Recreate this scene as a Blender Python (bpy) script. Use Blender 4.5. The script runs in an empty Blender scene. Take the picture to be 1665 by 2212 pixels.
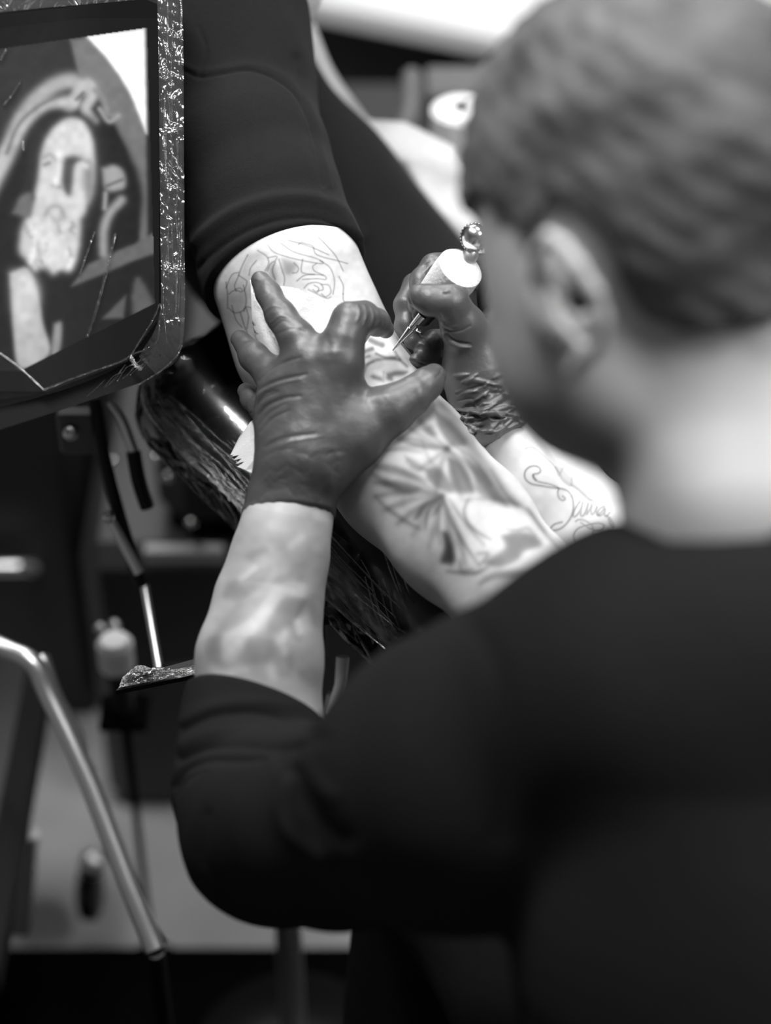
import bpy, math, random
import numpy as np
from mathutils import Matrix, Vector

C = bpy.context.scene.collection
scene = bpy.context.scene
rng = np.random.default_rng(7)
random.seed(7)

# ---------------------------------------------------------------- camera
PITCH = math.radians(40)
F = 4500.0                     # focal length in pixels of the 1665 x 2212 frame
CAM = np.array([0.0, 0.0, 1.75])
RX = np.array([[1, 0, 0],
               [0, math.sin(PITCH), -math.cos(PITCH)],
               [0, math.cos(PITCH), math.sin(PITCH)]])      # local frame (right, up, back) -> world
cam_data = bpy.data.cameras.new('camera')
cam_data.sensor_fit = 'VERTICAL'
cam_data.sensor_height = 36.0
cam_data.lens = 36.0 * F / 2212.0
cam_data.dof.use_dof = True
cam_data.dof.focus_distance = 1.50
cam_data.dof.aperture_fstop = 1.95
cam_data.clip_start = 0.05
cam = bpy.data.objects.new('camera', cam_data)
C.objects.link(cam)
cam.location = CAM
cam.rotation_euler = (math.pi / 2 - PITCH, 0, 0)
scene.camera = cam

# ---------------------------------------------------------------- world, light, exposure
scene.view_settings.view_transform = 'Standard'
scene.view_settings.look = 'None'
scene.view_settings.gamma = 1.0
scene.view_settings.exposure = 0.0
world = bpy.data.worlds.new('world')
scene.world = world
world.use_nodes = True
world.node_tree.nodes['Background'].inputs[0].default_value = (1, 1, 1, 1)
world.node_tree.nodes['Background'].inputs[1].default_value = 0.035


def area(name, loc, target, sx, sy, power):
    l = bpy.data.lights.new(name, 'AREA')
    l.shape = 'RECTANGLE'
    l.size, l.size_y = sx, sy
    l.energy = power
    o = bpy.data.objects.new(name, l)
    C.objects.link(o)
    o.location = loc
    o.rotation_euler = (Vector(target) - Vector(loc)).to_track_quat('-Z', 'Y').to_euler()
    return o


KEY = (0.62, 1.80, 2.50)
area('key_lamp_light', KEY, (0.0, 1.2, 0.9), 0.45, 0.3, 20)
area('right_panel_light', (1.45, 0.65, 2.60), (0.2, 0.9, 1.0), 0.7, 0.7, 40)
area('back_panel_light', (-0.3, 3.3, 2.6), (-0.2, 2.4, 0.0), 1.2, 0.6, 45)
ll = area('left_tube_light', (-0.44, 1.38, 2.55), (-0.44, 1.38, 0.8), 1.3, 0.26, 38)
ll.rotation_euler = (0, 0, math.atan2(-0.70, 0.67))

# ---------------------------------------------------------------- helpers: placement
def V(px, py, d):
    """pixel + distance along the view axis -> local frame"""
    return np.array([(px - 832.5) * d / F, (1106 - py) * d / F, -d])


def W(v):
    return CAM + np.asarray(v) @ RX.T


def PW(px, py, d):
    return W(V(px, py, d))


def G(px, py, z=0.0):
    """where the sight line through a pixel meets the level z"""
    r = RX @ np.array([(px - 832.5) / F, (1106 - py) / F, -1.0])
    return CAM + r * ((z - CAM[2]) / r[2])


def HY(px, py, y):
    r = RX @ np.array([(px - 832.5) / F, (1106 - py) / F, -1.0])
    return CAM + r * ((y - CAM[1]) / r[1])


def L(w):
    return (np.asarray(w) - CAM) @ RX


UPL = RX.T @ np.array([0, 0, 1.0])      # world up in the local frame


# ---------------------------------------------------------------- helpers: materials
def mat(name, base, rough=0.5, metal=0.0, spec=0.5, coat=0.0, sss=0.0, bump=None, mott=None, attr=None,
        sheen=0.0, emit=0.0, grain=None):
    m = bpy.data.materials.new(name)
    m.use_nodes = True
    nt = m.node_tree
    b = nt.nodes['Principled BSDF']
    b.inputs['Base Color'].default_value = (base, base, base, 1)
    b.inputs['Roughness'].default_value = rough
    b.inputs['Metallic'].default_value = metal
    b.inputs['Specular IOR Level'].default_value = spec
    b.inputs['Coat Weight'].default_value = coat
    b.inputs['Coat Roughness'].default_value = 0.12
    b.inputs['Sheen Weight'].default_value = sheen
    if sss:
        b.inputs['Subsurface Weight'].default_value = sss
        b.inputs['Subsurface Radius'].default_value = (1, 1, 1)
        b.inputs['Subsurface Scale'].default_value = 0.004
    tc = nt.nodes.new('ShaderNodeTexCoord')
    col = None

    def val(v):
        n = nt.nodes.new('ShaderNodeValue')
        n.outputs[0].default_value = v
        return n.outputs[0]

    def math_(op, a, c):
        n = nt.nodes.new('ShaderNodeMath')
        n.operation = op
        nt.links.new(a, n.inputs[0])
        if isinstance(c, (int, float)):
            n.inputs[1].default_value = c
        else:
            nt.links.new(c, n.inputs[1])
        return n.outputs[0]
    if mott:
        sc, amt = mott
        t = nt.nodes.new('ShaderNodeTexNoise')
        t.inputs['Scale'].default_value = sc
        t.inputs['Detail'].default_value = 5
        nt.links.new(tc.outputs['Object'], t.inputs['Vector'])
        f = math_('MULTIPLY', math_('SUBTRACT', t.outputs['Fac'], 0.5), 2 * amt)
        col = math_('MULTIPLY', val(base), math_('ADD', f, 1.0))
    if attr:
        a = nt.nodes.new('ShaderNodeAttribute')
        a.attribute_name = attr
        # the stored number is how much of the base tone is left by the ink
        src = col if col is not None else val(base)
        col = math_('MULTIPLY', src, a.outputs['Fac'])
    if col is not None:
        nt.links.new(col, b.inputs['Base Color'])
        if emit:
            b.inputs['Emission Color'].default_value = (1, 1, 1, 1)
            nt.links.new(col, b.inputs['Emission Color'])
    if emit:
        b.inputs['Emission Strength'].default_value = emit
    if bump:
        prev = None
        for sc, st, dist in bump:
            t = nt.nodes.new('ShaderNodeTexNoise')
            t.inputs['Scale'].default_value = sc
            t.inputs['Detail'].default_value = 4
            nt.links.new(tc.outputs['Object'], t.inputs['Vector'])
            bn = nt.nodes.new('ShaderNodeBump')
            bn.inputs['Strength'].default_value = st
            bn.inputs['Distance'].default_value = dist
            nt.links.new(t.outputs['Fac'], bn.inputs['Height'])
            if prev is not None:
                nt.links.new(prev, bn.inputs['Normal'])
            prev = bn.outputs['Normal']
        nt.links.new(prev, b.inputs['Normal'])
    return m


def film_mat(name, gloss=0.35, rough=0.12, tint=0.9, bump=(60, 0.9, 0.004), haze=0.0):
    m = bpy.data.materials.new(name)
    m.use_nodes = True
    nt = m.node_tree
    nt.nodes.clear()
    out = nt.nodes.new('ShaderNodeOutputMaterial')
    tr = nt.nodes.new('ShaderNodeBsdfTransparent')
    tr.inputs[0].default_value = (tint, tint, tint, 1)
    gl = nt.nodes.new('ShaderNodeBsdfGlossy')
    gl.inputs['Roughness'].default_value = rough
    gl.inputs[0].default_value = (1, 1, 1, 1)
    mx = nt.nodes.new('ShaderNodeMixShader')
    fr = nt.nodes.new('ShaderNodeFresnel')
    fr.inputs[0].default_value = 1.5
    mu = nt.nodes.new('ShaderNodeMath')
    mu.operation = 'MULTIPLY_ADD'
    mu.inputs[1].default_value = 1.0
    mu.inputs[2].default_value = gloss
    nt.links.new(fr.outputs[0], mu.inputs[0])
    nt.links.new(mu.outputs[0], mx.inputs[0])
    nt.links.new(tr.outputs[0], mx.inputs[1])
    nt.links.new(gl.outputs[0], mx.inputs[2])
    df = nt.nodes.new('ShaderNodeBsdfDiffuse')
    df.inputs[0].default_value = (0.8, 0.8, 0.8, 1)
    mh = nt.nodes.new('ShaderNodeMixShader')
    mh.inputs[0].default_value = haze
    nt.links.new(mx.outputs[0], mh.inputs[1])
    nt.links.new(df.outputs[0], mh.inputs[2])
    nt.links.new(mh.outputs[0], out.inputs[0])
    tc = nt.nodes.new('ShaderNodeTexCoord')
    t = nt.nodes.new('ShaderNodeTexNoise')
    t.inputs['Scale'].default_value = bump[0]
    t.inputs['Detail'].default_value = 3
    t.inputs['Distortion'].default_value = 1.5
    nt.links.new(tc.outputs['Object'], t.inputs['Vector'])
    bn = nt.nodes.new('ShaderNodeBump')
    bn.inputs['Strength'].default_value = bump[1]
    bn.inputs['Distance'].default_value = bump[2]
    nt.links.new(t.outputs['Fac'], bn.inputs['Height'])
    nt.links.new(bn.outputs['Normal'], gl.inputs['Normal'])
    nt.links.new(bn.outputs['Normal'], fr.inputs['Normal'])
    return m


M = {}
M['skin_client'] = mat('pale_inked_skin', 0.60, 0.5, sss=0.15, attr='ink', bump=[(900, 0.15, 0.0006)])
M['skin_artist'] = mat('inked_skin', 0.46, 0.5, sss=0.15, attr='ink', bump=[(500, 0.15, 0.0006)])
M['glove'] = mat('black_latex', 0.072, 0.42, spec=0.8, bump=[(260, 0.25, 0.0010), (1500, 0.25, 0.0004)])
M['shirt'] = mat('charcoal_jersey', 0.011, 0.9, spec=0.1, sheen=0.03, mott=(900, 0.5),
                 bump=[(1400, 0.5, 0.0006), (35, 0.3, 0.004)])
M['shirt2'] = mat('black_jersey', 0.014, 0.9, spec=0.06, sheen=0.0, bump=[(1400, 0.4, 0.0006), (20, 0.3, 0.006)])
M['hair'] = mat('short_dark_hair', 0.088, 0.6, spec=0.4, mott=(24, 1.1), bump=[(40, 0.7, 0.010), (400, 0.6, 0.003)])
M['vinyl'] = mat('black_vinyl', 0.012, 0.22, spec=1.0, coat=0.6, bump=[(500, 0.12, 0.0006)])
M['chrome'] = mat('chrome', 0.75, 0.12, metal=1.0)
M['brushed'] = mat('satin_steel', 0.85, 0.38, metal=1.0)
M['black'] = mat('black_plastic', 0.006, 0.4, spec=0.3)
M['rubber'] = mat('black_rubber_mat', 0.003, 1.0, spec=0.0)
M['paper'] = mat('paper_towel', 0.86, 0.9, spec=0.1, bump=[(700, 0.4, 0.0006)])
M['tape'] = mat('white_grip_wrap', 0.80, 0.85, spec=0.1, bump=[(450, 0.7, 0.0012)])
M['white'] = mat('white_plastic', 0.92, 0.35)
M['floor'] = mat('grey_vinyl_floor', 0.38, 0.55, spec=0.3, mott=(7, 0.25))
M['wall'] = mat('painted_wall', 0.22, 0.8, mott=(3, 0.1))
M['cabinet'] = mat('dark_grey_laminate', 0.020, 0.5, mott=(5, 0.2))
M['darkgrey'] = mat('charcoal_upholstery', 0.016, 0.6, mott=(8, 0.3))
M['counter'] = mat('pale_worktop', 0.72, 0.5, mott=(3, 0.06))
M['wrinkle'] = mat('crumpled_bench_paper', 0.42, 0.6, mott=(11, 0.75), bump=[(14, 0.6, 0.02)])
M['trouser'] = mat('dark_trouser_cloth', 0.008, 0.9, spec=0.1, bump=[(18, 0.4, 0.01)])
M['film'] = film_mat('clear_plastic_film', 0.0, 0.10, 0.98, (26, 0.22, 0.003))
M['film_haze'] = film_mat('gathered_plastic_film', 0.05, 0.14, 0.95, (38, 1.0, 0.006), 0.035)
M['film_flat'] = film_mat('taut_clear_film', 0.0, 0.08, 0.98, (9, 0.15, 0.004))
M['film_thick'] = film_mat('bunched_plastic_film', 0.1, 0.12, 0.9, (120, 1.0, 0.004), 0.30)
M['strand'] = film_mat('stretched_plastic_film', 0.10, 0.14, 0.96, (300, 0.6, 0.002), 0.0)
M['diffuser'] = mat('lamp_diffuser', 0.8, 0.5, emit=3.0)


# ---------------------------------------------------------------- helpers: tagging and meshes
def tag(o, label=None, cat=None, group=None, kind=None):
    if label: o['label'] = label
    if cat: o['category'] = cat
    if group: o['group'] = group
    if kind: o['kind'] = kind
    return o


def thing(name, loc, label, cat, group=None):
    o = bpy.data.objects.new(name, None)
    o.empty_display_size = 0.05
    C.objects.link(o)
    o.location = [float(x) for x in loc]
    return tag(o, label, cat, group)


def mesh_obj(name, verts, faces, m, parent=None, smooth=True, attrs=None, origin=None):
    """verts in world metres; faces: (n,4)/(n,3) array or list of tuples"""
    verts = np.asarray(verts, dtype=np.float64)
    off = np.zeros(3)
    p = parent
    while p is not None:
        off = off + np.array(p.location)
        p = p.parent
    loc = np.zeros(3)
    if origin is not None:
        loc = np.asarray(origin, float) - off
    me = bpy.data.meshes.new(name)
    vv = verts - off - loc
    if isinstance(faces, np.ndarray):
        n, k = faces.shape
        me.vertices.add(len(vv))
        me.vertices.foreach_set('co', vv.astype(np.float32).ravel())
        me.loops.add(n * k)
        me.loops.foreach_set('vertex_index', faces.astype(np.int32).ravel())
        me.polygons.add(n)
        me.polygons.foreach_set('loop_start', np.arange(0, n * k, k, dtype=np.int32))
        me.update(calc_edges=True)
    else:
        me.from_pydata([tuple(v) for v in vv], [], [tuple(int(i) for i in f) for f in faces])
        me.update()
    me.polygons.foreach_set('use_smooth', np.full(len(me.polygons), smooth))
    if attrs:
        for k, a in attrs.items():
            at = me.attributes.new(k, 'FLOAT', 'POINT')
            at.data.foreach_set('value', np.asarray(a, dtype=np.float32))
    me.materials.append(m)
    o = bpy.data.objects.new(name, me)
    C.objects.link(o)
    o.location = loc
    if parent is not None:
        o.parent = parent
    return o


class MB:
    """collects shapes (world coordinates) for one mesh"""
    def __init__(self):
        self.v, self.f = [], []

    def add(self, v, f):
        b = len(self.v)
        self.v += [tuple(x) for x in v]
        self.f += [tuple(i + b for i in q) for q in f]
        return self

    def tube(self, pts, r, n=14, cap=True, local=False, flat=None):
        pts = [np.asarray(W(p) if local else p, float) for p in pts]
        rs = r if isinstance(r, (list, tuple, np.ndarray)) else [r] * len(pts)
        v, f = [], []
        prev = None
        for i, p in enumerate(pts):
            t = pts[min(i + 1, len(pts) - 1)] - pts[max(i - 1, 0)]
            t = t / (np.linalg.norm(t) + 1e-12)
            if prev is None:
                a = np.array([0, 0, 1.0]) if abs(t[2]) < 0.9 else np.array([1.0, 0, 0])
                u = np.cross(t, a)
            else:
                u = prev - t * np.dot(prev, t)
            u /= np.linalg.norm(u)
            prev = u
            w = np.cross(t, u)
            for k in range(n):
                a = 2 * math.pi * k / n
                v.append(p + rs[i] * (math.cos(a) * u + (flat or 1.0) * math.sin(a) * w))
        for i in range(len(pts) - 1):
            for k in range(n):
                a, b = i * n + k, i * n + (k + 1) % n
                f.append((a, b, b + n, a + n))
        if cap:
            f.append(tuple(range(n))[::-1])
            f.append(tuple(range((len(pts) - 1) * n, len(pts) * n)))
        return self.add(v, f)

    def box(self, c, sx, sy, sz, ax=None, bev=0.0):
        """c centre, half sizes, ax rows = axes"""
        ax = np.eye(3) if ax is None else np.asarray(ax)
        c = np.asarray(c, float)
        if bev <= 0:
            v = [c + i * sx * ax[0] + j * sy * ax[1] + k * sz * ax[2] for i in (-1, 1) for j in (-1, 1) for k in (-1, 1)]
            f = [(0, 1, 3, 2), (4, 6, 7, 5), (0, 4, 5, 1), (2, 3, 7, 6), (0, 2, 6, 4), (1, 5, 7, 3)]
            return self.add(v, f)
        # chamfered: each corner in three copies
        v, idx = [], {}
        for i in (-1, 1):
            for j in (-1, 1):
                for k in (-1, 1):
                    for a in range(3):
                        s = [sx, sy, sz]
                        d = [s[q] - (0 if q == a else bev) for q in range(3)]
                        idx[(i, j, k, a)] = len(v)
                        v.append(c + i * d[0] * ax[0] + j * d[1] * ax[1] + k * d[2] * ax[2])
        f = []
        for s in (-1, 1):
            f.append([idx[(s, j, k, 0)] for j, k in ((-1, -1), (1, -1), (1, 1), (-1, 1))][::s])
            f.append([idx[(i, s, k, 1)] for i, k in ((-1, -1), (1, -1), (1, 1), (-1, 1))][::-s])
            f.append([idx[(i, j, s, 2)] for i, j in ((-1, -1), (1, -1), (1, 1), (-1, 1))][::s])
        for a, b in ((-1, -1), (-1, 1), (1, -1), (1, 1)):
            f.append([idx[(a, b, -1, 0)], idx[(a, b, 1, 0)], idx[(a, b, 1, 1)], idx[(a, b, -1, 1)]])
            f.append([idx[(a, -1, b, 0)], idx[(a, 1, b, 0)], idx[(a, 1, b, 2)], idx[(a, -1, b, 2)]])
            f.append([idx[(-1, a, b, 1)], idx[(1, a, b, 1)], idx[(1, a, b, 2)], idx[(-1, a, b, 2)]])
        for i in (-1, 1):
            for j in (-1, 1):
                for k in (-1, 1):
                    f.append([idx[(i, j, k, 0)], idx[(i, j, k, 1)], idx[(i, j, k, 2)]])
        return self.add(v, f)

    def ball(self, c, r, n=20, sq=None):
        c = np.asarray(c, float)
        v, f = [], []
        for i in range(n // 2 + 1):
            th = math.pi * i / (n // 2)
            for k in range(n):
                a = 2 * math.pi * k / n
                d = np.array([math.sin(th) * math.cos(a), math.sin(th) * math.sin(a), math.cos(th)])
                if sq is not None: d = d * sq
                v.append(c + r * d)
        for i in range(n // 2):
            for k in range(n):
                a, b = i * n + k, i * n + (k + 1) % n
                f.append((a, a + n, b + n, b))
        return self.add(v, f)

    def lathe(self, c, axis, prof, n=28):
        c, t = np.asarray(c, float), np.asarray(axis, float)
        t = t / np.linalg.norm(t)
        a = np.array([0, 0, 1.0]) if abs(t[2]) < 0.9 else np.array([1.0, 0, 0])
        u = np.cross(t, a); u /= np.linalg.norm(u)
        w = np.cross(t, u)
        v, f = [], []
        for h, r in prof:
            for k in range(n):
                q = 2 * math.pi * k / n
                v.append(c + t * h + r * (math.cos(q) * u + math.sin(q) * w))
        for i in range(len(prof) - 1):
            for k in range(n):
                a_, b_ = i * n + k, i * n + (k + 1) % n
                f.append((a_, b_, b_ + n, a_ + n))
        f.append(tuple(range(n))[::-1])
        f.append(tuple(range((len(prof) - 1) * n, len(prof) * n)))
        return self.add(v, f)

    def build(self, name, m, parent=None, smooth=True, origin=None):
        o = mesh_obj(name, np.array(self.v), self.f, m, parent, smooth, origin=origin)
        if smooth:
            me = o.data
            import bmesh
            bm = bmesh.new(); bm.from_mesh(me)
            bmesh.ops.recalc_face_normals(bm, faces=bm.faces)
            for e in bm.edges:
                if len(e.link_faces) == 2 and e.calc_face_angle(0) > 0.6: e.smooth = False
            bm.to_mesh(me); bm.free()
        return o


def spline(pts, n=8):
    """Catmull-Rom through rows of numbers"""
    P = [np.asarray(p, float) for p in pts]
    P = [2 * P[0] - P[1]] + P + [2 * P[-1] - P[-2]]
    out = []
    for i in range(1, len(P) - 2):
        for k in range(n):
            t = k / n
            a, b, c, d = P[i - 1], P[i], P[i + 1], P[i + 2]
            out.append(0.5 * (2 * b + (c - a) * t + (2 * a - 5 * b + 4 * c - d) * t * t + (3 * b - a - 3 * c + d) * t ** 3))
    out.append(P[-2])
    return out


# ---------------------------------------------------------------- helpers: solid modelling with distance fields
def rc(a, ra, b, rb):
    a, b = np.asarray(a, np.float32), np.asarray(b, np.float32)
    ab = b - a
    l2 = float(ab @ ab) + 1e-12

    def f(X):
        t = np.clip(((X - a) @ ab) / l2, 0, 1)
        return np.linalg.norm(X - a - t[:, None] * ab, axis=1) - (ra + (rb - ra) * t)
    f.lo = np.minimum(a - ra, b - rb); f.hi = np.maximum(a + ra, b + rb)
    return f


def ell(c, r, ax=None):
    c, r = np.asarray(c, np.float32), np.asarray(r, np.float32)
    A = np.eye(3, dtype=np.float32) if ax is None else np.asarray(ax, np.float32)

    def f(X):
        q = (X - c) @ A.T
        k0 = np.linalg.norm(q / r, axis=1)
        k1 = np.linalg.norm(q / (r * r), axis=1) + 1e-9
        return k0 * (k0 - 1.0) / k1
    m = float(r.max())
    f.lo = c - m; f.hi = c + m
    return f


def rbox(c, h, ax, rad):
    c, h = np.asarray(c, np.float32), np.asarray(h, np.float32) - rad
    A = np.asarray(ax, np.float32)

    def f(X):
        q = np.abs((X - c) @ A.T) - h
        return np.linalg.norm(np.maximum(q, 0), axis=1) + np.minimum(q.max(1), 0) - rad
    m = float(np.linalg.norm(h)) + rad
    f.lo = c - m; f.hi = c + m
    return f


def face_parts(c, f, up):
    f, up = np.asarray(f, float), np.asarray(up, float)
    f = f / np.linalg.norm(f); up = up - f * (up @ f); up = up / np.linalg.norm(up)
    r = np.cross(f, up)
    at = lambda a, b, e: c + f * a + up * b + r * e
    P = [rc(at(.056, .030, 0), .008, at(.076, -.014, 0), .0105), ell(at(.070, -.016, .010), (.008,) * 3), ell(at(.070, -.016, -.010), (.008,) * 3),
         rc(at(.050, .036, .034), .011, at(.058, .036, 0), .011), rc(at(.050, .036, -.034), .011, at(.058, .036, 0), .011),
         rc(at(.052, -.046, .020), .006, at(.062, -.045, 0), .0075), rc(at(.052, -.046, -.020), .006, at(.062, -.045, 0), .0075),
         rc(at(.050, -.056, .016), .0065, at(.060, -.056, 0), .008), rc(at(.050, -.056, -.016), .0065, at(.060, -.056, 0), .008),
         ell(at(.052, -.072, 0), (.015,) * 3), ell(at(.044, .014, .031), (.0115,) * 3), ell(at(.044, .014, -.031), (.0115,) * 3),
         ell(at(.040, -.018, .029), (.015,) * 3), ell(at(.040, -.018, -.029), (.015,) * 3)]
    return union(P, .006)


def smin(a, b, k):
    h = np.clip(0.5 + 0.5 * (b - a) / k, 0, 1)
    return b * (1 - h) + a * h - k * h * (1 - h)


def smax(a, b, k):
    return -smin(-a, -b, k)


def union(fs, k):
    def f(X):
        d = fs[0](X)
        for g in fs[1:]:
            d = smin(d, g(X), k)
        return d
    f.lo = np.min([g.lo for g in fs], 0) - k * 0.3; f.hi = np.max([g.hi for g in fs], 0) + k * 0.3
    return f


def chain(pts, k=0.004):
    """pts: (px, py, depth, radius in px); consecutive round cones"""
    q = [(V(p[0], p[1], p[2]), p[3] * p[2] / F) for p in pts]
    return union([rc(q[i][0], q[i][1], q[i + 1][0], q[i + 1][1]) for i in range(len(q) - 1)], k)


def surfnet(f, h, lo=None, hi=None, proj=2):
    lo = np.asarray(f.lo if lo is None else lo, float) - 3 * h
    hi = np.asarray(f.hi if hi is None else hi, float) + 3 * h
    s = 6
    nb = np.ceil((hi - lo) / (h * s)).astype(int) + 1
    n = nb * s
    bc = np.stack(np.meshgrid(*[np.arange(k) for k in nb], indexing='ij'), -1).reshape(-1, 3)
    cen = (lo + (bc * s + (s - 1) / 2) * h).astype(np.float32)
    fc = f(cen)
    arr = np.repeat(np.repeat(np.repeat(fc.reshape(nb), s, 0), s, 1), s, 2).astype(np.float32)
    act = bc[np.abs(fc) < h * s * 1.6 + 0.002]
    off = np.stack(np.meshgrid(*[np.arange(s)] * 3, indexing='ij'), -1).reshape(-1, 3)
    for i in range(0, len(act), 1500):
        idx = (act[i:i + 1500, None, :] * s + off[None]).reshape(-1, 3)
        arr[idx[:, 0], idx[:, 1], idx[:, 2]] = f((lo + idx * h).astype(np.float32))
    sg = arr < 0
    cs = [(a, b, c) for a in (0, 1) for b in (0, 1) for c in (0, 1)]
    sl = lambda o, m=1: tuple(slice(o[q], n[q] - m + o[q]) for q in range(3))
    cnt = np.zeros(tuple(n - 1), np.int8)
    for o in cs: cnt += sg[sl(o)]
    cells = np.argwhere((cnt > 0) & (cnt < 8))
    cid = np.full(tuple(n - 1), -1, np.int32)
    cid[cells[:, 0], cells[:, 1], cells[:, 2]] = np.arange(len(cells))
    vals = np.stack([arr[cells[:, 0] + o[0], cells[:, 1] + o[1], cells[:, 2] + o[2]] for o in cs], 1)
    acc = np.zeros((len(cells), 3)); num = np.zeros(len(cells))
    co = np.array(cs, float)
    for a in range(8):
        for b in range(a + 1, 8):
            if np.abs(co[a] - co[b]).sum() != 1: continue
            m = (vals[:, a] < 0) != (vals[:, b] < 0)
            t = vals[m, a] / (vals[m, a] - vals[m, b])
            acc[m] += co[a] + (co[b] - co[a]) * t[:, None]
            num[m] += 1
    verts = lo + (cells + acc / num[:, None]) * h
    faces = []
    for ax in range(3):
        u, w = (ax + 1) % 3, (ax + 2) % 3
        d = np.zeros(3, int); d[ax] = 1
        A = sg[tuple(slice(0, n[q] - d[q]) for q in range(3))]
        B = sg[tuple(slice(d[q], n[q]) for q in range(3))]
        e = np.argwhere(A != B)
        e = e[(e[:, u] > 0) & (e[:, w] > 0) & (e[:, u] < n[u] - 1) & (e[:, w] < n[w] - 1)]
        sgn = sg[e[:, 0], e[:, 1], e[:, 2]]
        du = np.zeros(3, int); du[u] = 1
        dw = np.zeros(3, int); dw[w] = 1
        g = lambda k: cid[k[:, 0], k[:, 1], k[:, 2]]
        q = np.stack([g(e - du - dw), g(e - dw), g(e), g(e - du)], 1)
        q[~sgn] = q[~sgn][:, ::-1]
        faces.append(q)
    faces = np.concatenate(faces)
    faces = faces[(faces >= 0).all(1)]
    for _ in range(proj): verts = project(f, verts)
    return verts, faces


def grad(f, X, e=0.0004):
    g = np.zeros((len(X), 3))
    X = X.astype(np.float32)
    for i in range(3):
        d = np.zeros(3, np.float32); d[i] = e
        g[:, i] = f(X + d) - f(X - d)
    return g / (2 * e)


def project(f, X):
    g = grad(f, X)
    return X - np.clip(f(X.astype(np.float32)), -0.003, 0.003)[:, None] * g / (np.sum(g * g, 1)[:, None] + 1e-3)


def refine(f, v, q, mask, k):
    """cut the chosen quads into k x k and lay the new points on the surface"""
    Q = q[mask]
    s = np.arange(k + 1) / k
    a, b, c, d = (v[Q[:, i]] for i in range(4))
    S, T = np.meshgrid(s, s, indexing='ij')
    S, T = S.ravel()[None, :, None], T.ravel()[None, :, None]
    P = (a[:, None] * (1 - S) + b[:, None] * S) * (1 - T) + (d[:, None] * (1 - S) + c[:, None] * S) * T
    P = P.reshape(-1, 3)
    key = np.round((P - P.min(0)) / 2e-5).astype(np.int64)
    key = (key[:, 0] << 42) | (key[:, 1] << 21) | key[:, 2]
    _, first, inv = np.unique(key, return_index=True, return_inverse=True)
    nv = P[first]
    for _ in range(2): nv = project(f, nv)
    inv = inv.reshape(len(Q), k + 1, k + 1)
    sub = np.stack([inv[:, :-1, :-1], inv[:, 1:, :-1], inv[:, 1:, 1:], inv[:, :-1, 1:]], -1).reshape(-1, 4)
    return np.concatenate([v, nv]), np.concatenate([q[~mask], sub + len(v)])


def pxof(v):
    d = -v[:, 2]
    return 832.5 + v[:, 0] / d * F, 1106 - v[:, 1] / d * F


def trace(f, px, py, d0=0.9, lift=0.0):
    """depth at which the sight line meets the solid"""
    dr = V(px, py, 1.0)
    n = np.linalg.norm(dr)
    d = d0
    for _ in range(90):
        s = float(f((dr * d)[None].astype(np.float32))[0])
        d += s / n * 0.9
        if abs(s) < 2e-5 or d > 3: break
    return d - lift


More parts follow.
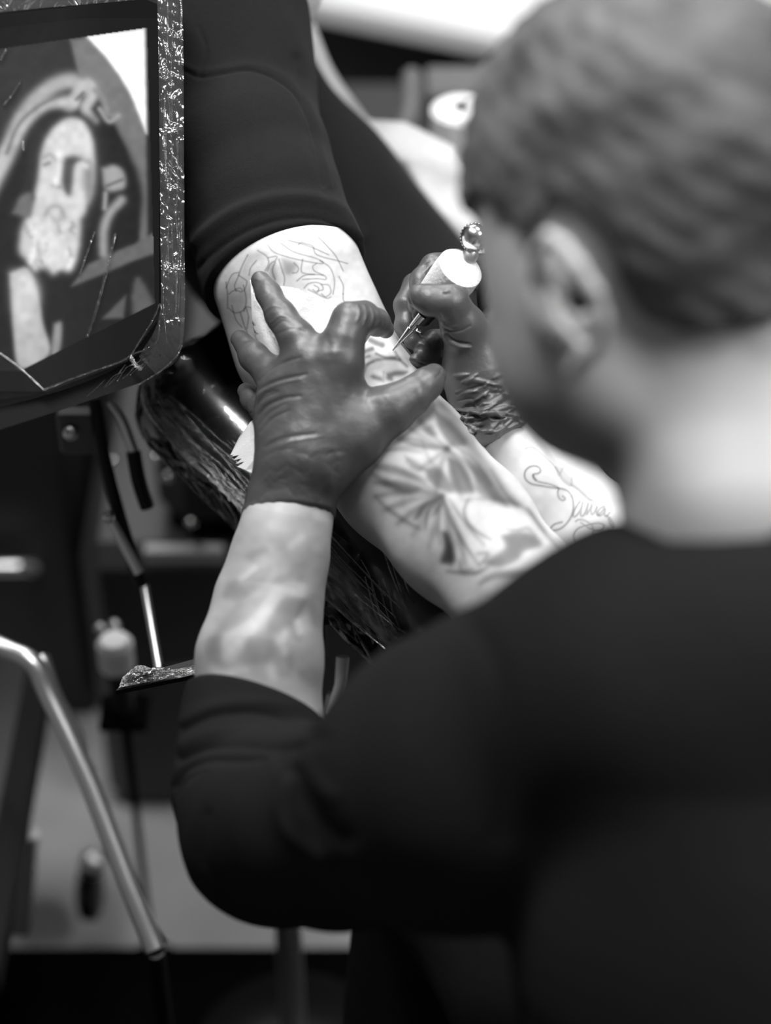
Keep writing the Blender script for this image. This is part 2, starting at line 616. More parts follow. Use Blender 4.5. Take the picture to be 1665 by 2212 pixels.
# ---------------------------------------------------------------- helpers: drawings (tattoos, creases, the screen picture)
class Canvas:
    def __init__(self, x0, y0, x1, y1, val=0.0, s=1.0):
        self.x0, self.y0, self.s = x0, y0, s
        self.w, self.h = int((x1 - x0) * s), int((y1 - y0) * s)
        self.a = np.full((self.h, self.w), val, np.float32)

    def _crop(self, xs, ys, pad):
        i0 = max(0, int((min(xs) - self.x0 - pad) * self.s)); i1 = min(self.w, int((max(xs) - self.x0 + pad) * self.s) + 2)
        j0 = max(0, int((min(ys) - self.y0 - pad) * self.s)); j1 = min(self.h, int((max(ys) - self.y0 + pad) * self.s) + 2)
        if i1 <= i0 or j1 <= j0: return None
        Y, X = np.mgrid[j0:j1, i0:i1]
        return i0, i1, j0, j1, X / self.s + self.x0, Y / self.s + self.y0

    def _mix(self, c, cov, val, mode):
        i0, i1, j0, j1 = c[:4]
        A = self.a[j0:j1, i0:i1]
        if mode == 'mix': A[:] = A * (1 - cov) + val * cov
        elif mode == 'mul': A[:] = A * (1 - cov * (1 - val))
        else: A[:] = A + val * cov

    def stroke(self, pts, w, val, soft=1.0, mode='mul', n=6, taper=False):
        P = spline(pts, n) if len(pts) > 2 else [np.asarray(p, float) for p in pts]
        xs, ys = [p[0] for p in P], [p[1] for p in P]
        ww = w if isinstance(w, (int, float)) else max(w)
        c = self._crop(xs, ys, ww / 2 + soft * 2 + 2)
        if c is None: return
        X, Y = c[4], c[5]
        best = np.full(X.shape, 1e9)
        N = len(P) - 1
        for i in range(N):
            a, b = P[i][:2], P[i + 1][:2]
            ab = b - a
            t = np.clip(((X - a[0]) * ab[0] + (Y - a[1]) * ab[1]) / (ab @ ab + 1e-9), 0, 1)
            d = np.hypot(X - a[0] - t * ab[0], Y - a[1] - t * ab[1])
            if not isinstance(w, (int, float)):
                tt = (i + t) / N * (len(w) - 1)
                r = np.interp(tt, np.arange(len(w)), w) / 2
            elif taper:
                r = w / 2 * (np.sin(np.pi * np.clip((i + t) / N, 0.03, 0.97)) ** 0.6)
            else: r = w / 2
            best = np.minimum(best, d - r)
        self._mix(c, 1 / (1 + np.exp(np.clip(best / (soft * 0.5), -30, 30))), val, mode)

    def poly(self, pts, val, soft=1.5, mode='mix', smooth=True):
        P = [np.asarray(p, float) for p in pts]
        if smooth:
            P = spline(P + [P[0]], 4)
        else:
            P = P + [P[0]]
        c = self._crop([p[0] for p in P], [p[1] for p in P], soft * 3 + 2)
        if c is None: return
        X, Y = c[4], c[5]
        ins = np.zeros(X.shape, bool); best = np.full(X.shape, 1e9)
        for a, b in zip(P[:-1], P[1:]):
            ab = b - a
            if abs(ab[1]) > 1e-9:
                cr = ((a[1] > Y) != (b[1] > Y)) & (X < ab[0] * (Y - a[1]) / ab[1] + a[0])
                ins ^= cr
            t = np.clip(((X - a[0]) * ab[0] + (Y - a[1]) * ab[1]) / (ab @ ab + 1e-9), 0, 1)
            best = np.minimum(best, np.hypot(X - a[0] - t * ab[0], Y - a[1] - t * ab[1]))
        sd = np.where(ins, -best, best)
        self._mix(c, 1 / (1 + np.exp(np.clip(sd / (soft * 0.5), -30, 30))), val, mode)

    def noise(self, cell, amt, seed=1, mode='mul'):
        r = np.random.default_rng(seed)
        gh, gw = int(self.h / cell) + 3, int(self.w / cell) + 3
        g = r.random((gh, gw))
        y = np.arange(self.h) / cell; x = np.arange(self.w) / cell
        iy, ix = y.astype(int), x.astype(int)
        fy, fx = y - iy, x - ix
        fy, fx = fy * fy * (3 - 2 * fy), fx * fx * (3 - 2 * fx)
        a = g[iy][:, ix] * (1 - fx) + g[iy][:, ix + 1] * fx
        b = g[iy + 1][:, ix] * (1 - fx) + g[iy + 1][:, ix + 1] * fx
        z = (a * (1 - fy[:, None]) + b * fy[:, None] - 0.5) * 2
        if mode == 'mul': self.a *= (1 + amt * z)
        else: self.a += amt * z

    def sample(self, x, y, outside=0.0):
        u, v = (x - self.x0) * self.s, (y - self.y0) * self.s
        ok = (u >= 0) & (v >= 0) & (u < self.w - 1.01) & (v < self.h - 1.01)
        u, v = np.clip(u, 0, self.w - 1.01), np.clip(v, 0, self.h - 1.01)
        i, j = u.astype(int), v.astype(int)
        fu, fv = u - i, v - j
        a = self.a
        r = (a[j, i] * (1 - fu) + a[j, i + 1] * fu) * (1 - fv) + (a[j + 1, i] * (1 - fu) + a[j + 1, i + 1] * fu) * fv
        return np.where(ok, r, outside)


def zf(ox, oy, s):
    return lambda pts: [(ox + x * s, oy + y * s) for x, y in pts]


def noise3(v, scale, seed=0):
    """cheap smooth 3-D noise in -1..1 from summed sines"""
    r = np.random.default_rng(seed)
    out = np.zeros(len(v))
    for _ in range(7):
        k = r.normal(size=3); k /= np.linalg.norm(k)
        out += np.sin(v @ k * scale * r.uniform(0.6, 1.7) + r.uniform(0, 6.28))
    return out / 3.2


def solid(name, f, h, m, parent=None, fine=None, height=None, ink=None, extra=None, origin=None, wob=None, shade=None):
    """distance field -> mesh. fine=(mask fn of local verts, k); height=Canvas of relief in mm; ink=fn(px,py,facing,v)->tone"""
    v, q = surfnet(f, h)
    if fine is not None:
        c = v[q].mean(1)
        mk = fine[0](c)
        if mk.any(): v, q = refine(f, v, q, mk, fine[1])
    need_n = height is not None or ink is not None or wob is not None
    attrs = {}
    if need_n:
        g = grad(f, v)
        g /= np.linalg.norm(g, axis=1)[:, None] + 1e-9
        vd = -v / np.linalg.norm(v, axis=1)[:, None]
        face = np.clip((g * vd).sum(1) * 3.0, 0, 1)
        x, y = pxof(v)
        if ink is not None:
            attrs['ink'] = ink(x, y, face, v)
        dsp = np.zeros(len(v))
        if height is not None:
            dsp += height.sample(x, y) * 0.001 * face
        if wob is not None:
            dsp += wob(v)
        v = v + g * dsp[:, None]
    # drop unused vertices
    used = np.zeros(len(v), bool); used[q] = True
    idx = np.cumsum(used) - 1
    return mesh_obj(name, W(v[used]), idx[q].astype(np.int32), m, parent,
                    attrs={k: a[used] for k, a in attrs.items()}, origin=origin)


# ================================================================ the room
def setting():
    X0, X1, Y0, Y1, H = -2.7, 2.7, -1.3, 4.8, 2.75
    def slab(name, c, s, m):
        o = MB().box(c, *s).build(name, m, None, smooth=False)
        o['kind'] = 'structure'
    slab('floor', ((X0 + X1) / 2, (Y0 + Y1) / 2, -0.05), ((X1 - X0) / 2, (Y1 - Y0) / 2, 0.05), M['floor'])
    slab('ceiling', ((X0 + X1) / 2, (Y0 + Y1) / 2, H + 0.05), ((X1 - X0) / 2, (Y1 - Y0) / 2, 0.05), M['wall'])
    slab('wall_left', (X0 - 0.05, (Y0 + Y1) / 2, H / 2), (0.05, (Y1 - Y0) / 2, H / 2), M['wall'])
    slab('wall_right', (X1 + 0.05, (Y0 + Y1) / 2, H / 2), (0.05, (Y1 - Y0) / 2, H / 2), M['wall'])
    slab('wall_back', ((X0 + X1) / 2, Y1 + 0.05, H / 2), ((X1 - X0) / 2, 0.05, H / 2), M['wall'])
    slab('wall_front', ((X0 + X1) / 2, Y0 - 0.05, H / 2), ((X1 - X0) / 2, 0.05, H / 2), M['wall'])
    slab('baseboard_back', ((X0 + X1) / 2, Y1 - 0.01, 0.05), ((X1 - X0) / 2, 0.01, 0.05), M['cabinet'])


setting()

# ---- floor mat under the artist (its far edge is the level line low in the picture)
ym = G(500, 2058)[1]
mb = MB().box((-0.2, ym - 0.75, 0.006), 1.5, 0.75, 0.006, bev=0.004)
tag(mb.build('floor_mat', M['rubber'], smooth=False), 'black rubber mat lying on the grey floor below the artist', 'mat')

# ---- client chair: a wide dark upholstered block with a metal trim strip, behind the forearm
yb = G(500, 1752)[1]
xa, xb = G(235, 1752)[0], 0.58
ch = thing('treatment_chair', ((xa + xb) / 2, yb + 0.4, 0), 'wide dark upholstered client chair with a pale metal trim strip', 'chair')
MB().box(((xa + xb) / 2, yb + 0.36, 0.19), (xb - xa) / 2, 0.36, 0.19, bev=0.02).build('base', M['cabinet'], ch)
MB().box(((xa + xb) / 2 + 0.05, yb + 0.38, 0.45), (xb - xa) / 2 - 0.03, 0.36, 0.07, bev=0.03).build('seat', M['darkgrey'], ch)
t0, t1 = G(312, 1190, 0.34), G(486, 1190, 0.34)
t0, t1 = HY(314, 1189, yb), HY(484, 1189, yb)
M['trim'] = mat('grey_anodised_trim', 0.38, 0.6)
MB().box(((t0[0] + t1[0]) / 2, yb - 0.004, t0[2]), (t1[0] - t0[0]) / 2, 0.006, 0.007).build('trim_strip', M['trim'], ch, smooth=False)
for px, py in ((362, 1030), (413, 1128), (338, 988), (245, 997)):
    MB().ball(HY(px, py, yb - .002), 0.0052).build('bolt', M['chrome'], ch)

# ---- dark cabinet at the left
yc = G(100, 1560)[1]
xr = PW(205, 1500, 2.4)[0]
cb = thing('low_cabinet', (xr - 0.3, yc + 0.25, 0), 'dark grey low cabinet with a light grey bar handle under the tablet', 'cabinet')
MB().box((xr - 0.35, yc + 0.26, 0.36), 0.35, 0.25, 0.36, bev=0.012).build('body', M['cabinet'], cb)
hd = MB().tube([HY(-160, 1226, yc - .03), HY(44, 1226, yc - .03), HY(68, 1227, yc - .025), HY(70, 1227, yc + .02)], 0.0080)
hd.build('bar_handle', M['brushed'], cb)

# ---- chrome framed chair lower left
cf = thing('chrome_frame_chair', G(200, 1950) * [1, 1, 0], 'chrome tube framed chair with a black seat, lower left', 'chair')
MB().tube(spline([PW(-160, 1320, 1.74), PW(0, 1398, 1.73), PW(70, 1432, 1.72), PW(105, 1500, 1.72), PW(180, 1660, 1.71),
                  PW(262, 1870, 1.70), PW(335, 2052, 1.69)], 6), 0.0085).build('armrest_tube', M['brushed'], cf)
MB().tube(spline([PW(90, 1418, 1.75), PW(118, 1500, 1.74), PW(165, 1590, 1.73), PW(172, 1640, 1.725)], 5), 0.0065).build('side_tube', M['brushed'], cf)
MB().tube(spline([PW(188, 1660, 1.73), PW(205, 1720, 1.72), PW(250, 1850, 1.715), PW(300, 1970, 1.71), PW(348, 2040, 1.70)], 5), 0.0065).build('inner_tube', M['chrome'], cf)
MB().tube([PW(335, 2052, 1.69), G(380, 2400) + [0, 0, 0.0]], 0.008).build('leg', M['black'], cf)
MB().tube([PW(-150, 1330, 1.74), G(-80, 2100)], 0.008).build('leg', M['black'], cf)
c0 = PW(0, 1900, 1.95)
MB().box((c0[0] - 0.16, c0[1] + 0.02, c0[2] + 0.06), 0.19, 0.2, 0.035, bev=0.02).build('seat', M['darkgrey'], cf)
MB().tube([PW(62, 1800, 1.95), PW(45, 2010, 2.0)], 0.010).build('leg', M['brushed'], cf)
# castor behind the chrome tubes
cs = thing('castor', G(195, 1930), 'small black castor with a metal cap behind the chrome tubes', 'castor')
MB().lathe(PW(195, 1925, 2.14) + np.array([-0.012, 0, 0.0]), (1, 0, 0), [(0, 0.020), (0.004, 0.030), (0.020, 0.030), (0.024, 0.020)]).build('wheel', M['black'], cs)
MB().ball(PW(200, 1865, 2.10), 0.015).build('cap', M['brushed'], cs)

# ---- small white squeeze bottle beyond the tablet stand
b0 = PW(262, 1480, 1.90)
bt = thing('squeeze_bottle', b0, 'small dark squeeze bottle with a bright white cap behind the tablet stand', 'bottle')
MB().lathe(b0, (0, 0, 1), [(-0.03, 0.010), (-0.002, 0.011), (0.0, 0.011), (0.02, 0.010), (0.035, 0.008)]).build('body', M['cabinet'], bt)
MB().lathe(PW(250, 1412, 1.86), (0, 0, 1), [(-0.020, 0.008), (-0.014, 0.0165), (0.012, 0.0165), (0.018, 0.012)]).build('cap', M['white'], bt)
MB().ball(PW(216, 1357, 1.9), 0.005).ball(PW(247, 1352, 1.9), 0.006).build('nozzle', M['brushed'], bt)
bpz = b0[2] - .034
sh = MB().tube([(b0[0], b0[1], 0.0), (b0[0], b0[1], bpz)], .0035).lathe((b0[0], b0[1], 0.0), (0, 0, 1), [(0, .03), (.006, .025)])
sh.box(b0 + np.array([0, 0.0, -0.036]), 0.022, 0.022, 0.004, bev=0.002)
tag(sh.build('bottle_stand', M['rubber']), 'slim black stand under the squeeze bottle with the white cap', 'stand')

# ---- pale worktop, top right, on a black cabinet
e0, e1 = G(640, -12, 0.45), G(1250, 112, 0.45)
print('counter', e0, e1, 'chair', yb, xa)
dx = (e1 - e0)[:2]; dx /= np.linalg.norm(dx)
nrm = np.array([-dx[1], dx[0]])
ax = np.array([[dx[0], dx[1], 0], [nrm[0], nrm[1], 0], [0, 0, 1]])
cc = np.array([*((e0 + e1)[:2] / 2 + dx * 0.55 + nrm * 0.35), 0.0])
wt = thing('worktop_counter', cc, 'pale worktop on black base cabinets, top right behind the head', 'counter')
MB().box(cc + [0, 0, 0.432], 0.95, 0.35, 0.018, ax, 0.005).build('worktop', M['counter'], wt)
MB().box(cc + np.array([0, 0, 0.207]) + ax[1] * 0.03, 0.93, 0.31, 0.207, ax, 0.005).build('base_cabinet', M['black'], wt)

# ---- blurred things between the worktop and the needle hand
pr = PW(995, 330, 2.05)
pr2 = thing('paper_roll', pr, 'white paper roll standing on the storage crate', 'roll')
MB().lathe(pr, (0, 0, 1), [(-0.05, 0.026), (-0.047, 0.030), (0.047, 0.030), (0.05, 0.026)]).build('paper', M['paper'], pr2)
MB().lathe(pr + [0, 0, 0.0], (0, 0, 1), [(-0.02, 0.008), (0.0535, 0.008)]).build('core_tube', M['cabinet'], pr2)
cp = PW(1060, 460, 2.08)
cr = MB().box((cp[0], cp[1] + .02, (.52 + pr[2] - .05) / 2), 0.06, 0.07, (pr[2] - .05 - .52) / 2, bev=0.006)
M['crate'] = mat('light_grey_plastic', 0.42, 0.5)
tag(cr.build('storage_crate', M['crate']), 'light grey storage crate under the paper roll', 'crate')
gb = PW(1020, 170, 2.2)
cr2 = MB().box((gb[0], gb[1], (gb[2] + .52) / 2), 0.05, 0.03, (gb[2] - .52) / 2, bev=0.004)
M['midgrey'] = mat('mid_grey_plastic', 0.10, 0.6)
tag(cr2.build('grey_box', M['midgrey']), 'mid grey upright box behind the paper roll', 'box')
po = MB().tube(spline([PW(890, 165, 2.15), PW(885, 250, 2.1), PW(855, 330, 2.05), PW(840, 400, 2.0)], 5), 0.011)
tag(po.build('grey_hose', M['midgrey']), 'grey hose hanging in the dark gap beside the paper roll', 'hose')


# ---- crumpled paper over the side bench, the bright diagonal
def paper_sheet():
    cl = spline([(664, 60, 1.90), (700, 165, 1.88), (755, 255, 1.86), (815, 345, 1.85), (890, 450, 1.84), (975, 560, 1.83), (1090, 700, 1.82)], 12)
    verts, faces = [], []
    nv = 34
    for i, c in enumerate(cl):
        t = i / (len(cl) - 1)
        wl = 70
        wr = np.interp(t, [0, 0.25, 0.38, 0.46, 0.6, 1], [18, 30, 34, 95, 150, 190])
        for j in range(nv):
            s = j / (nv - 1)
            o = -wl + s * (wl + wr)
            bulge = math.sin(math.pi * s) ** 0.6 * 0.025
            cr_ = 0.004 * math.sin(i * 0.13 + j * 0.2) + 0.003 * math.sin(i * 0.23 - j * 0.3)
            groove = -0.02 * math.exp(-((o - 20) / 14) ** 2) * (1 if t > 0.55 else 0)
            verts.append(PW(c[0] + o * 0.80, c[1] - o * 0.62, c[2] - bulge - cr_ - groove + 0.02))
    for i in range(len(cl) - 1):
        for j in range(nv - 1):
            a = i * nv + j
            faces.append((a, a + nv, a + nv + 1, a + 1))
    o = mesh_obj('bench_paper', np.array(verts), faces, M['wrinkle'])
    md = o.modifiers.new('thickness', 'SOLIDIFY'); md.thickness = 0.001
    tag(o, 'crumpled white paper cover along the bench edge behind the client', 'paper cover')


paper_sheet()

# ================================================================ the client
ARM = [(500, 120, 1.67, 150), (540, 300, 1.62, 132), (586, 460, 1.58, 138), (622, 600, 1.545, 150), (672, 735, 1.552, 158),
       (770, 890, 1.53, 154), (880, 1020, 1.495, 154), (1000, 1150, 1.455, 148), (1120, 1280, 1.42, 130), (1250, 1410, 1.38, 110)]
arm_f = chain(ARM, 0.02)
hand_c = union([chain([(1250, 1410, 1.345, 105), (1330, 1500, 1.33, 120)], .01)] +
               [chain([(1330 + 30 * i, 1560 - 30 * i, 1.32, 38), (1400 + 30 * i, 1640 - 34 * i, 1.31, 33), (1395 + 26 * i, 1690 - 34 * i, 1.34, 28)], .003) for i in range(4)] +
               [chain([(1290, 1500, 1.30, 45), (1330, 1590, 1.29, 34)], .003)], 0.01)
tor = chain([(430, 60, 1.78, 190), (470, 260, 1.83, 190), (640, 500, 1.87, 200), (830, 700, 1.88, 200)], 0.03)
hx, hy, hd_ = 470, -600, 1.80
head_c = union([ell(V(hx, hy, hd_), (0.078, 0.105, 0.09)), ell(V(hx + 30, hy + 120, hd_ - 0.02), (0.058, 0.09, 0.07)),
                face_parts(V(hx + 28, hy + 95, hd_ - 0.035), (.15, -.1, .98), (-.1, .97, .1)),
                rc(V(hx, hy + 150, hd_ + .02), 0.058, V(520, -60, 1.72), 0.07)], 0.02)
body_c = union([arm_f, hand_c, tor, head_c], 0.012)


def client_ink():
    c = Canvas(440, 470, 1420, 1400, 1.0)
    z3 = zf(460, 460, 0.3123)
    z6 = zf(720, 840, 0.3964)
    # --- fine line work near the sleeve
    ln = [[(380, 225), (420, 270), (500, 300), (620, 330), (740, 350), (760, 340), (700, 310), (560, 270), (470, 210)],
          [(590, 220), (610, 205), (650, 215), (690, 230), (720, 290), (860, 330), (930, 350)],
          [(520, 190), (600, 210), (700, 245), (800, 290)], [(730, 170), (790, 230), (850, 300), (900, 400)],
          [(240, 290), (200, 370), (175, 440), (150, 500), (160, 540)], [(175, 430), (220, 460), (235, 480), (215, 540)],
          [(90, 520), (130, 430), (180, 410)], [(110, 560), (150, 535), (200, 545), (190, 520), (150, 530)],
          [(90, 480), (100, 560), (100, 660)], [(110, 660), (150, 690), (200, 680), (230, 650), (260, 655)],
          [(380, 310), (440, 300), (430, 330), (400, 350), (375, 400)], [(455, 320), (480, 400), (495, 450), (490, 500)],
          [(430, 340), (410, 400), (430, 460)], [(560, 345), (590, 380), (580, 410), (550, 415)],
          [(620, 320), (610, 400), (640, 420), (700, 425)], [(715, 350), (690, 370), (700, 400), (740, 420), (760, 430)],
          [(740, 330), (810, 380), (840, 470), (830, 560)], [(580, 470), (640, 430), (760, 430), (780, 460), (720, 455), (620, 460)],
          [(630, 520), (660, 490), (710, 480), (750, 495), (760, 530), (720, 540)], [(750, 495), (800, 500), (815, 550), (780, 580), (750, 560)],
          [(660, 530), (700, 550), (740, 570), (790, 590), (815, 580)], [(700, 500), (730, 520), (720, 550), (690, 530)],
          [(300, 330), (260, 380), (250, 430)], [(310, 260), (370, 300), (385, 350), (360, 400)],
          [(900, 560), (905, 610), (950, 640)], [(210, 500), (230, 600), (215, 680)], [(230, 660), (245, 720), (235, 800)],
          [(190, 690), (210, 760), (240, 840)], [(130, 640), (160, 740), (200, 790)], [(870, 440), (900, 500), (900, 560)]]
    for p in ln: c.stroke(z3(p), 1.6, 0.58, 1.4)
    c.poly(z3([(480, 320), (540, 335), (575, 360), (560, 400), (520, 430), (490, 400)]), 0.68, 6, 'mul')
    c.poly(z3([(380, 380), (420, 350), (440, 440), (420, 490)]), 0.70, 6, 'mul')
    c.poly(z3([(230, 290), (330, 260), (370, 290), (280, 340), (210, 400)]), 0.80, 10, 'mul')
    c.poly(z3([(60, 560), (130, 480), (240, 560), (250, 800), (150, 800), (90, 700)]), 0.80, 16, 'mul')
    # --- the face at the elbow, under the needle
    S = lambda p, w, v, s=3: c.stroke(z3(p), w * .3123, v, s)
    S([(975, 1010), (1020, 970), (1100, 940)], 26, 0.5)
    S([(985, 1060), (1030, 1010), (1080, 990)], 16, 0.6)
    S([(990, 1110), (1040, 1060), (1110, 1030)], 10, 0.7)
    S([(1040, 1110), (1070, 1050), (1120, 1020), (1200, 1010), (1290, 1015)], 18, 0.62)
    S([(1130, 975), (1190, 1000), (1260, 1000)], 16, 0.5)
    S([(1260, 960), (1290, 1010), (1340, 1060)], 18, 0.6)
    S([(1090, 880), (1130, 900), (1170, 915)], 34, 0.55)
    c.poly(z3([(1090, 1130), (1110, 1120), (1160, 1135), (1165, 1160), (1110, 1150)]), 0.45, 4, 'mul')
    c.poly(z3([(1200, 1110), (1260, 1095), (1340, 1095), (1320, 1120), (1250, 1130), (1240, 1160), (1200, 1150)]), 0.5, 4, 'mul')
    S([(1180, 1100), (1180, 1165)], 8, 0.75)
    # --- forearm, drapery
    base = [(430, 100), (560, 40), (640, 80), (1350, 960), (1200, 1120), (900, 1200), (780, 1130), (150, 640), (180, 480), (280, 250)]
    c.poly(z6(base), 0.90, 20, 'mul')
    T = lambda p, w, v, s=4, tp=True: c.stroke(z6(p), w * .3964, v, s, taper=tp)
    Pg = lambda p, v, s=5: c.poly(z6(p), v, s, 'mul')
    Pg([(555, 120), (620, 160), (690, 230), (730, 300), (650, 310), (600, 260), (565, 190)], 0.50)
    Pg([(570, 60), (650, 90), (780, 290), (900, 470), (1010, 620), (950, 620), (860, 560), (740, 360), (620, 200)], 0.62, 9)
    Pg([(430, 80), (560, 40), (600, 90), (540, 150), (460, 190), (430, 140)], 0.66, 12)
    Pg([(500, 440), (560, 425), (620, 480), (650, 560), (580, 550), (520, 500)], 0.42)
    Pg([(625, 375), (690, 400), (745, 480), (760, 560), (660, 560), (630, 470)], 0.42)
    Pg([(700, 350), (820, 450), (900, 560), (950, 640), (860, 600), (780, 560), (760, 470)], 0.52)
    Pg([(390, 365), (450, 395), (500, 440), (440, 440), (400, 400)], 0.55)
    Pg([(590, 780), (625, 790), (665, 935), (585, 945), (605, 860)], 0.30)
    Pg([(915, 800), (1000, 780), (1100, 800), (1135, 855), (1040, 885), (1000, 935), (900, 970), (825, 945), (935, 870)], 0.48)
    Pg([(440, 710), (475, 640), (560, 590), (590, 600), (520, 640), (470, 700)], 0.38)
    Pg([(540, 690), (560, 640), (600, 610), (570, 670)], 0.38)
    Pg([(480, 215), (530, 200), (560, 250), (520, 250)], 0.55)
    Pg([(720, 610), (800, 600), (1000, 640), (1080, 700), (1150, 780), (1110, 700), (1010, 620), (860, 590)], 0.55, 7)
    def fold(cx, cy, tx, ty, w, v, bend=0.0):
        mx_, my_ = (cx + tx) / 2 - (ty - cy) * bend, (cy + ty) / 2 + (tx - cx) * bend
        c.stroke(z6([(cx, cy), (mx_, my_), (tx, ty)]), [1.5, w * .22, w * .40, w * .12], v, 6, 'mul')
    for tx, ty, w, v, b in [(235, 430, 40, .62, .08), (225, 510, 46, .55, .05), (225, 585, 40, .66, .06), (270, 665, 40, .62, .06), (350, 735, 34, .6, .05),
                            (430, 800, 40, .78, .03), (520, 860, 44, .74, -.02), (640, 960, 44, .62, -.04), (720, 960, 34, .6, -.05)]:
        fold(590, 585, tx, ty, w, v, b)
    for tx, ty, w, v, b in [(300, 330, 30, .72, .05), (330, 250, 34, .7, -.05), (400, 200, 30, .66, -.05), (470, 170, 30, .6, -.03), (760, 560, 40, .6, -.05),
                            (880, 600, 44, .62, -.06), (700, 600, 34, .7, 0), (560, 560, 44, .6, 0.04), (470, 440, 26, .6, 0)]:
        fold(620, 325, tx, ty, w, v, b)
    T([(215, 465), (300, 520), (390, 555), (460, 550)], 40, 0.48, 7)
    T([(230, 590), (290, 650), (390, 720), (470, 765)], 18, 0.55, 5)
    T([(225, 415), (330, 430), (430, 470), (500, 500)], 26, 0.60, 6)
    T([(250, 345), (350, 330), (480, 345)], 12, 0.60, 5)
    T([(330, 300), (420, 270), (520, 300), (600, 330)], 10, 0.62, 4)
    T([(330, 265), (430, 300), (560, 330)], 9, 0.62, 4)
    T([(600, 580), (520, 660), (500, 760)], 18, 0.5)
    T([(600, 600), (640, 720), (710, 840), (790, 960)], 12, 0.45)
    T([(630, 600), (710, 720), (820, 850)], 12, 0.5)
    T([(580, 620), (570, 760), (580, 850)], 10, 0.65)
    T([(735, 600), (712, 670), (740, 740), (800, 790), (860, 822)], 12, 0.4, 3)
    T([(800, 960), (840, 900), (780, 900)], 16, 0.55)
    T([(620, 995), (760, 1005), (840, 975)], 20, 0.45)
    T([(800, 1060), (880, 1020), (1010, 1005), (1190, 1010), (1300, 960)], 44, 0.50, 7)
    T([(1010, 1050), (1070, 1095), (1180, 1115)], 22, 0.5)
    T([(1060, 650), (1150, 780), (1300, 940)], 16, 0.6)
    T([(1090, 620), (1200, 760), (1340, 920)], 20, 0.6)
    T([(930, 760), (1000, 770), (1060, 760), (1100, 800)], 12, 0.6)
    T([(860, 440), (930, 560), (1000, 640)], 12, 0.6)
    T([(640, 300), (760, 380), (860, 520)], 10, 0.6)
    T([(480, 280), (520, 380), (560, 420)], 10, 0.7)
    T([(690, 930), (700, 990), (760, 980)], 18, 0.6)
    c.noise(9, 0.035, 4); c.noise(26, 0.05, 5)
    yy = np.arange(c.h)[:, None] / c.s + c.y0
    b_ = c.a.copy()
    for _ in range(3):
        for ax_ in (0, 1):
            b_ = (b_ + np.roll(b_, 1, ax_) + np.roll(b_, -1, ax_) + np.roll(b_, 2, ax_) + np.roll(b_, -2, ax_)) / 5
    xx = np.arange(c.w)[None] / c.s + c.x0
    c.a = np.where((yy > 870), b_, c.a)
    c.a = np.clip(c.a, 0.02, 1.1) ** np.where(yy > 850, 1.9, 2.1)
    return c


_ci = client_ink()
_hl = Canvas(440, 470, 1420, 1400, 0.0)
def ink_client(x, y, face, v):
    s = _ci.sample(x, y, 1.0)
    far = 1.0 + 0.16 * noise3(v, 90, 3)
    s = np.where(face > 0, s * face + far * (1 - face), far)
    out = (x < 440) | (y < 470) | (y > 1400) | (x > 1420)
    return np.where(out, 1.0, s)


def nearpx(x0, y0, x1, y1, front=True):
    def m(c):
        x, y = pxof(c)
        return (x > x0) & (x < x1) & (y > y0) & (y < y1)
    return m


client = solid('person', body_c, 0.0026, M['skin_client'], None,
               fine=(lambda c: nearpx(440, 480, 1330, 1360)(c) & (-c[:, 2] < np.interp(pxof(c)[1], [500, 760, 1400], [1.565, 1.555, 1.36])), 5), ink=ink_client,
               origin=PW(700, 500, 1.9))
tag(client, 'client lying back in a dark t-shirt with the inked arm held out over the armrest', 'person')

# shirt
nrm_h = np.array([0.32, -0.86, 0.46]); nrm_h /= np.linalg.norm(nrm_h)
hem_c = V(612, 604, 1.55)
slv = chain([(450, 0, 1.67, 205), (480, 180, 1.635, 192), (522, 330, 1.595, 178), (572, 450, 1.57, 170), (604, 560, 1.555, 175), (642, 680, 1.54, 182)], 0.01)
seamcap = chain([(455, 60, 1.64, 215), (500, 250, 1.62, 190)], .02)


def slv_cut(X):
    return smax(slv(X), (X - hem_c) @ nrm_h, 0.004)


slv_cut.lo, slv_cut.hi = slv.lo, slv.hi
torso_shirt = chain([(395, 30, 1.74, 240), (430, 220, 1.80, 238), (632, 480, 1.84, 246), (830, 720, 1.86, 262)], 0.03)
neck_ring = chain([(470, -40, 1.70, 210), (560, -120, 1.72, 150)], .02)
shirt_f = union([slv_cut, torso_shirt, seamcap, neck_ring], 0.006)
hc = Canvas(390, 0, 1050, 720, 0.0)
hc.stroke([(380, 560), (450, 500), (520, 455), (600, 432), (680, 432), (735, 455), (775, 510)], 26, 4.5, 10, 'add')
hc.stroke([(400, 610), (450, 555), (520, 505), (600, 475), (680, 470), (730, 490), (765, 540)], 8, -3.2, 7, 'add')
hc.stroke([(420, 600), (490, 530), (560, 490), (640, 480), (710, 500)], 2, -0.5, 2, 'add')
hc.stroke([(395, 150), (430, 165), (480, 158), (540, 152), (600, 175), (650, 220), (680, 300), (700, 400)], 5, -1.8, 3, 'add')
hc.stroke([(395, 140), (430, 152), (480, 146), (545, 140), (610, 165), (662, 215), (692, 300), (712, 400)], 10, 0.9, 6, 'add')
hc.stroke([(430, 60), (445, 110), (430, 160)], 5, -1.2, 5, 'add')
hc.stroke([(640, 130), (660, 260), (700, 420)], 16, -2, 12, 'add')
hc.stroke([(780, 330), (860, 500), (900, 640)], 50, -3, 30, 'add')
solid('t_shirt', shirt_f, 0.0026, M['shirt'], client, fine=(lambda c: nearpx(385, 0, 800, 700)(c) & (-c[:, 2] < 1.6), 2), height=hc,
      wob=lambda v: 0.0012 * noise3(v, 60, 9))
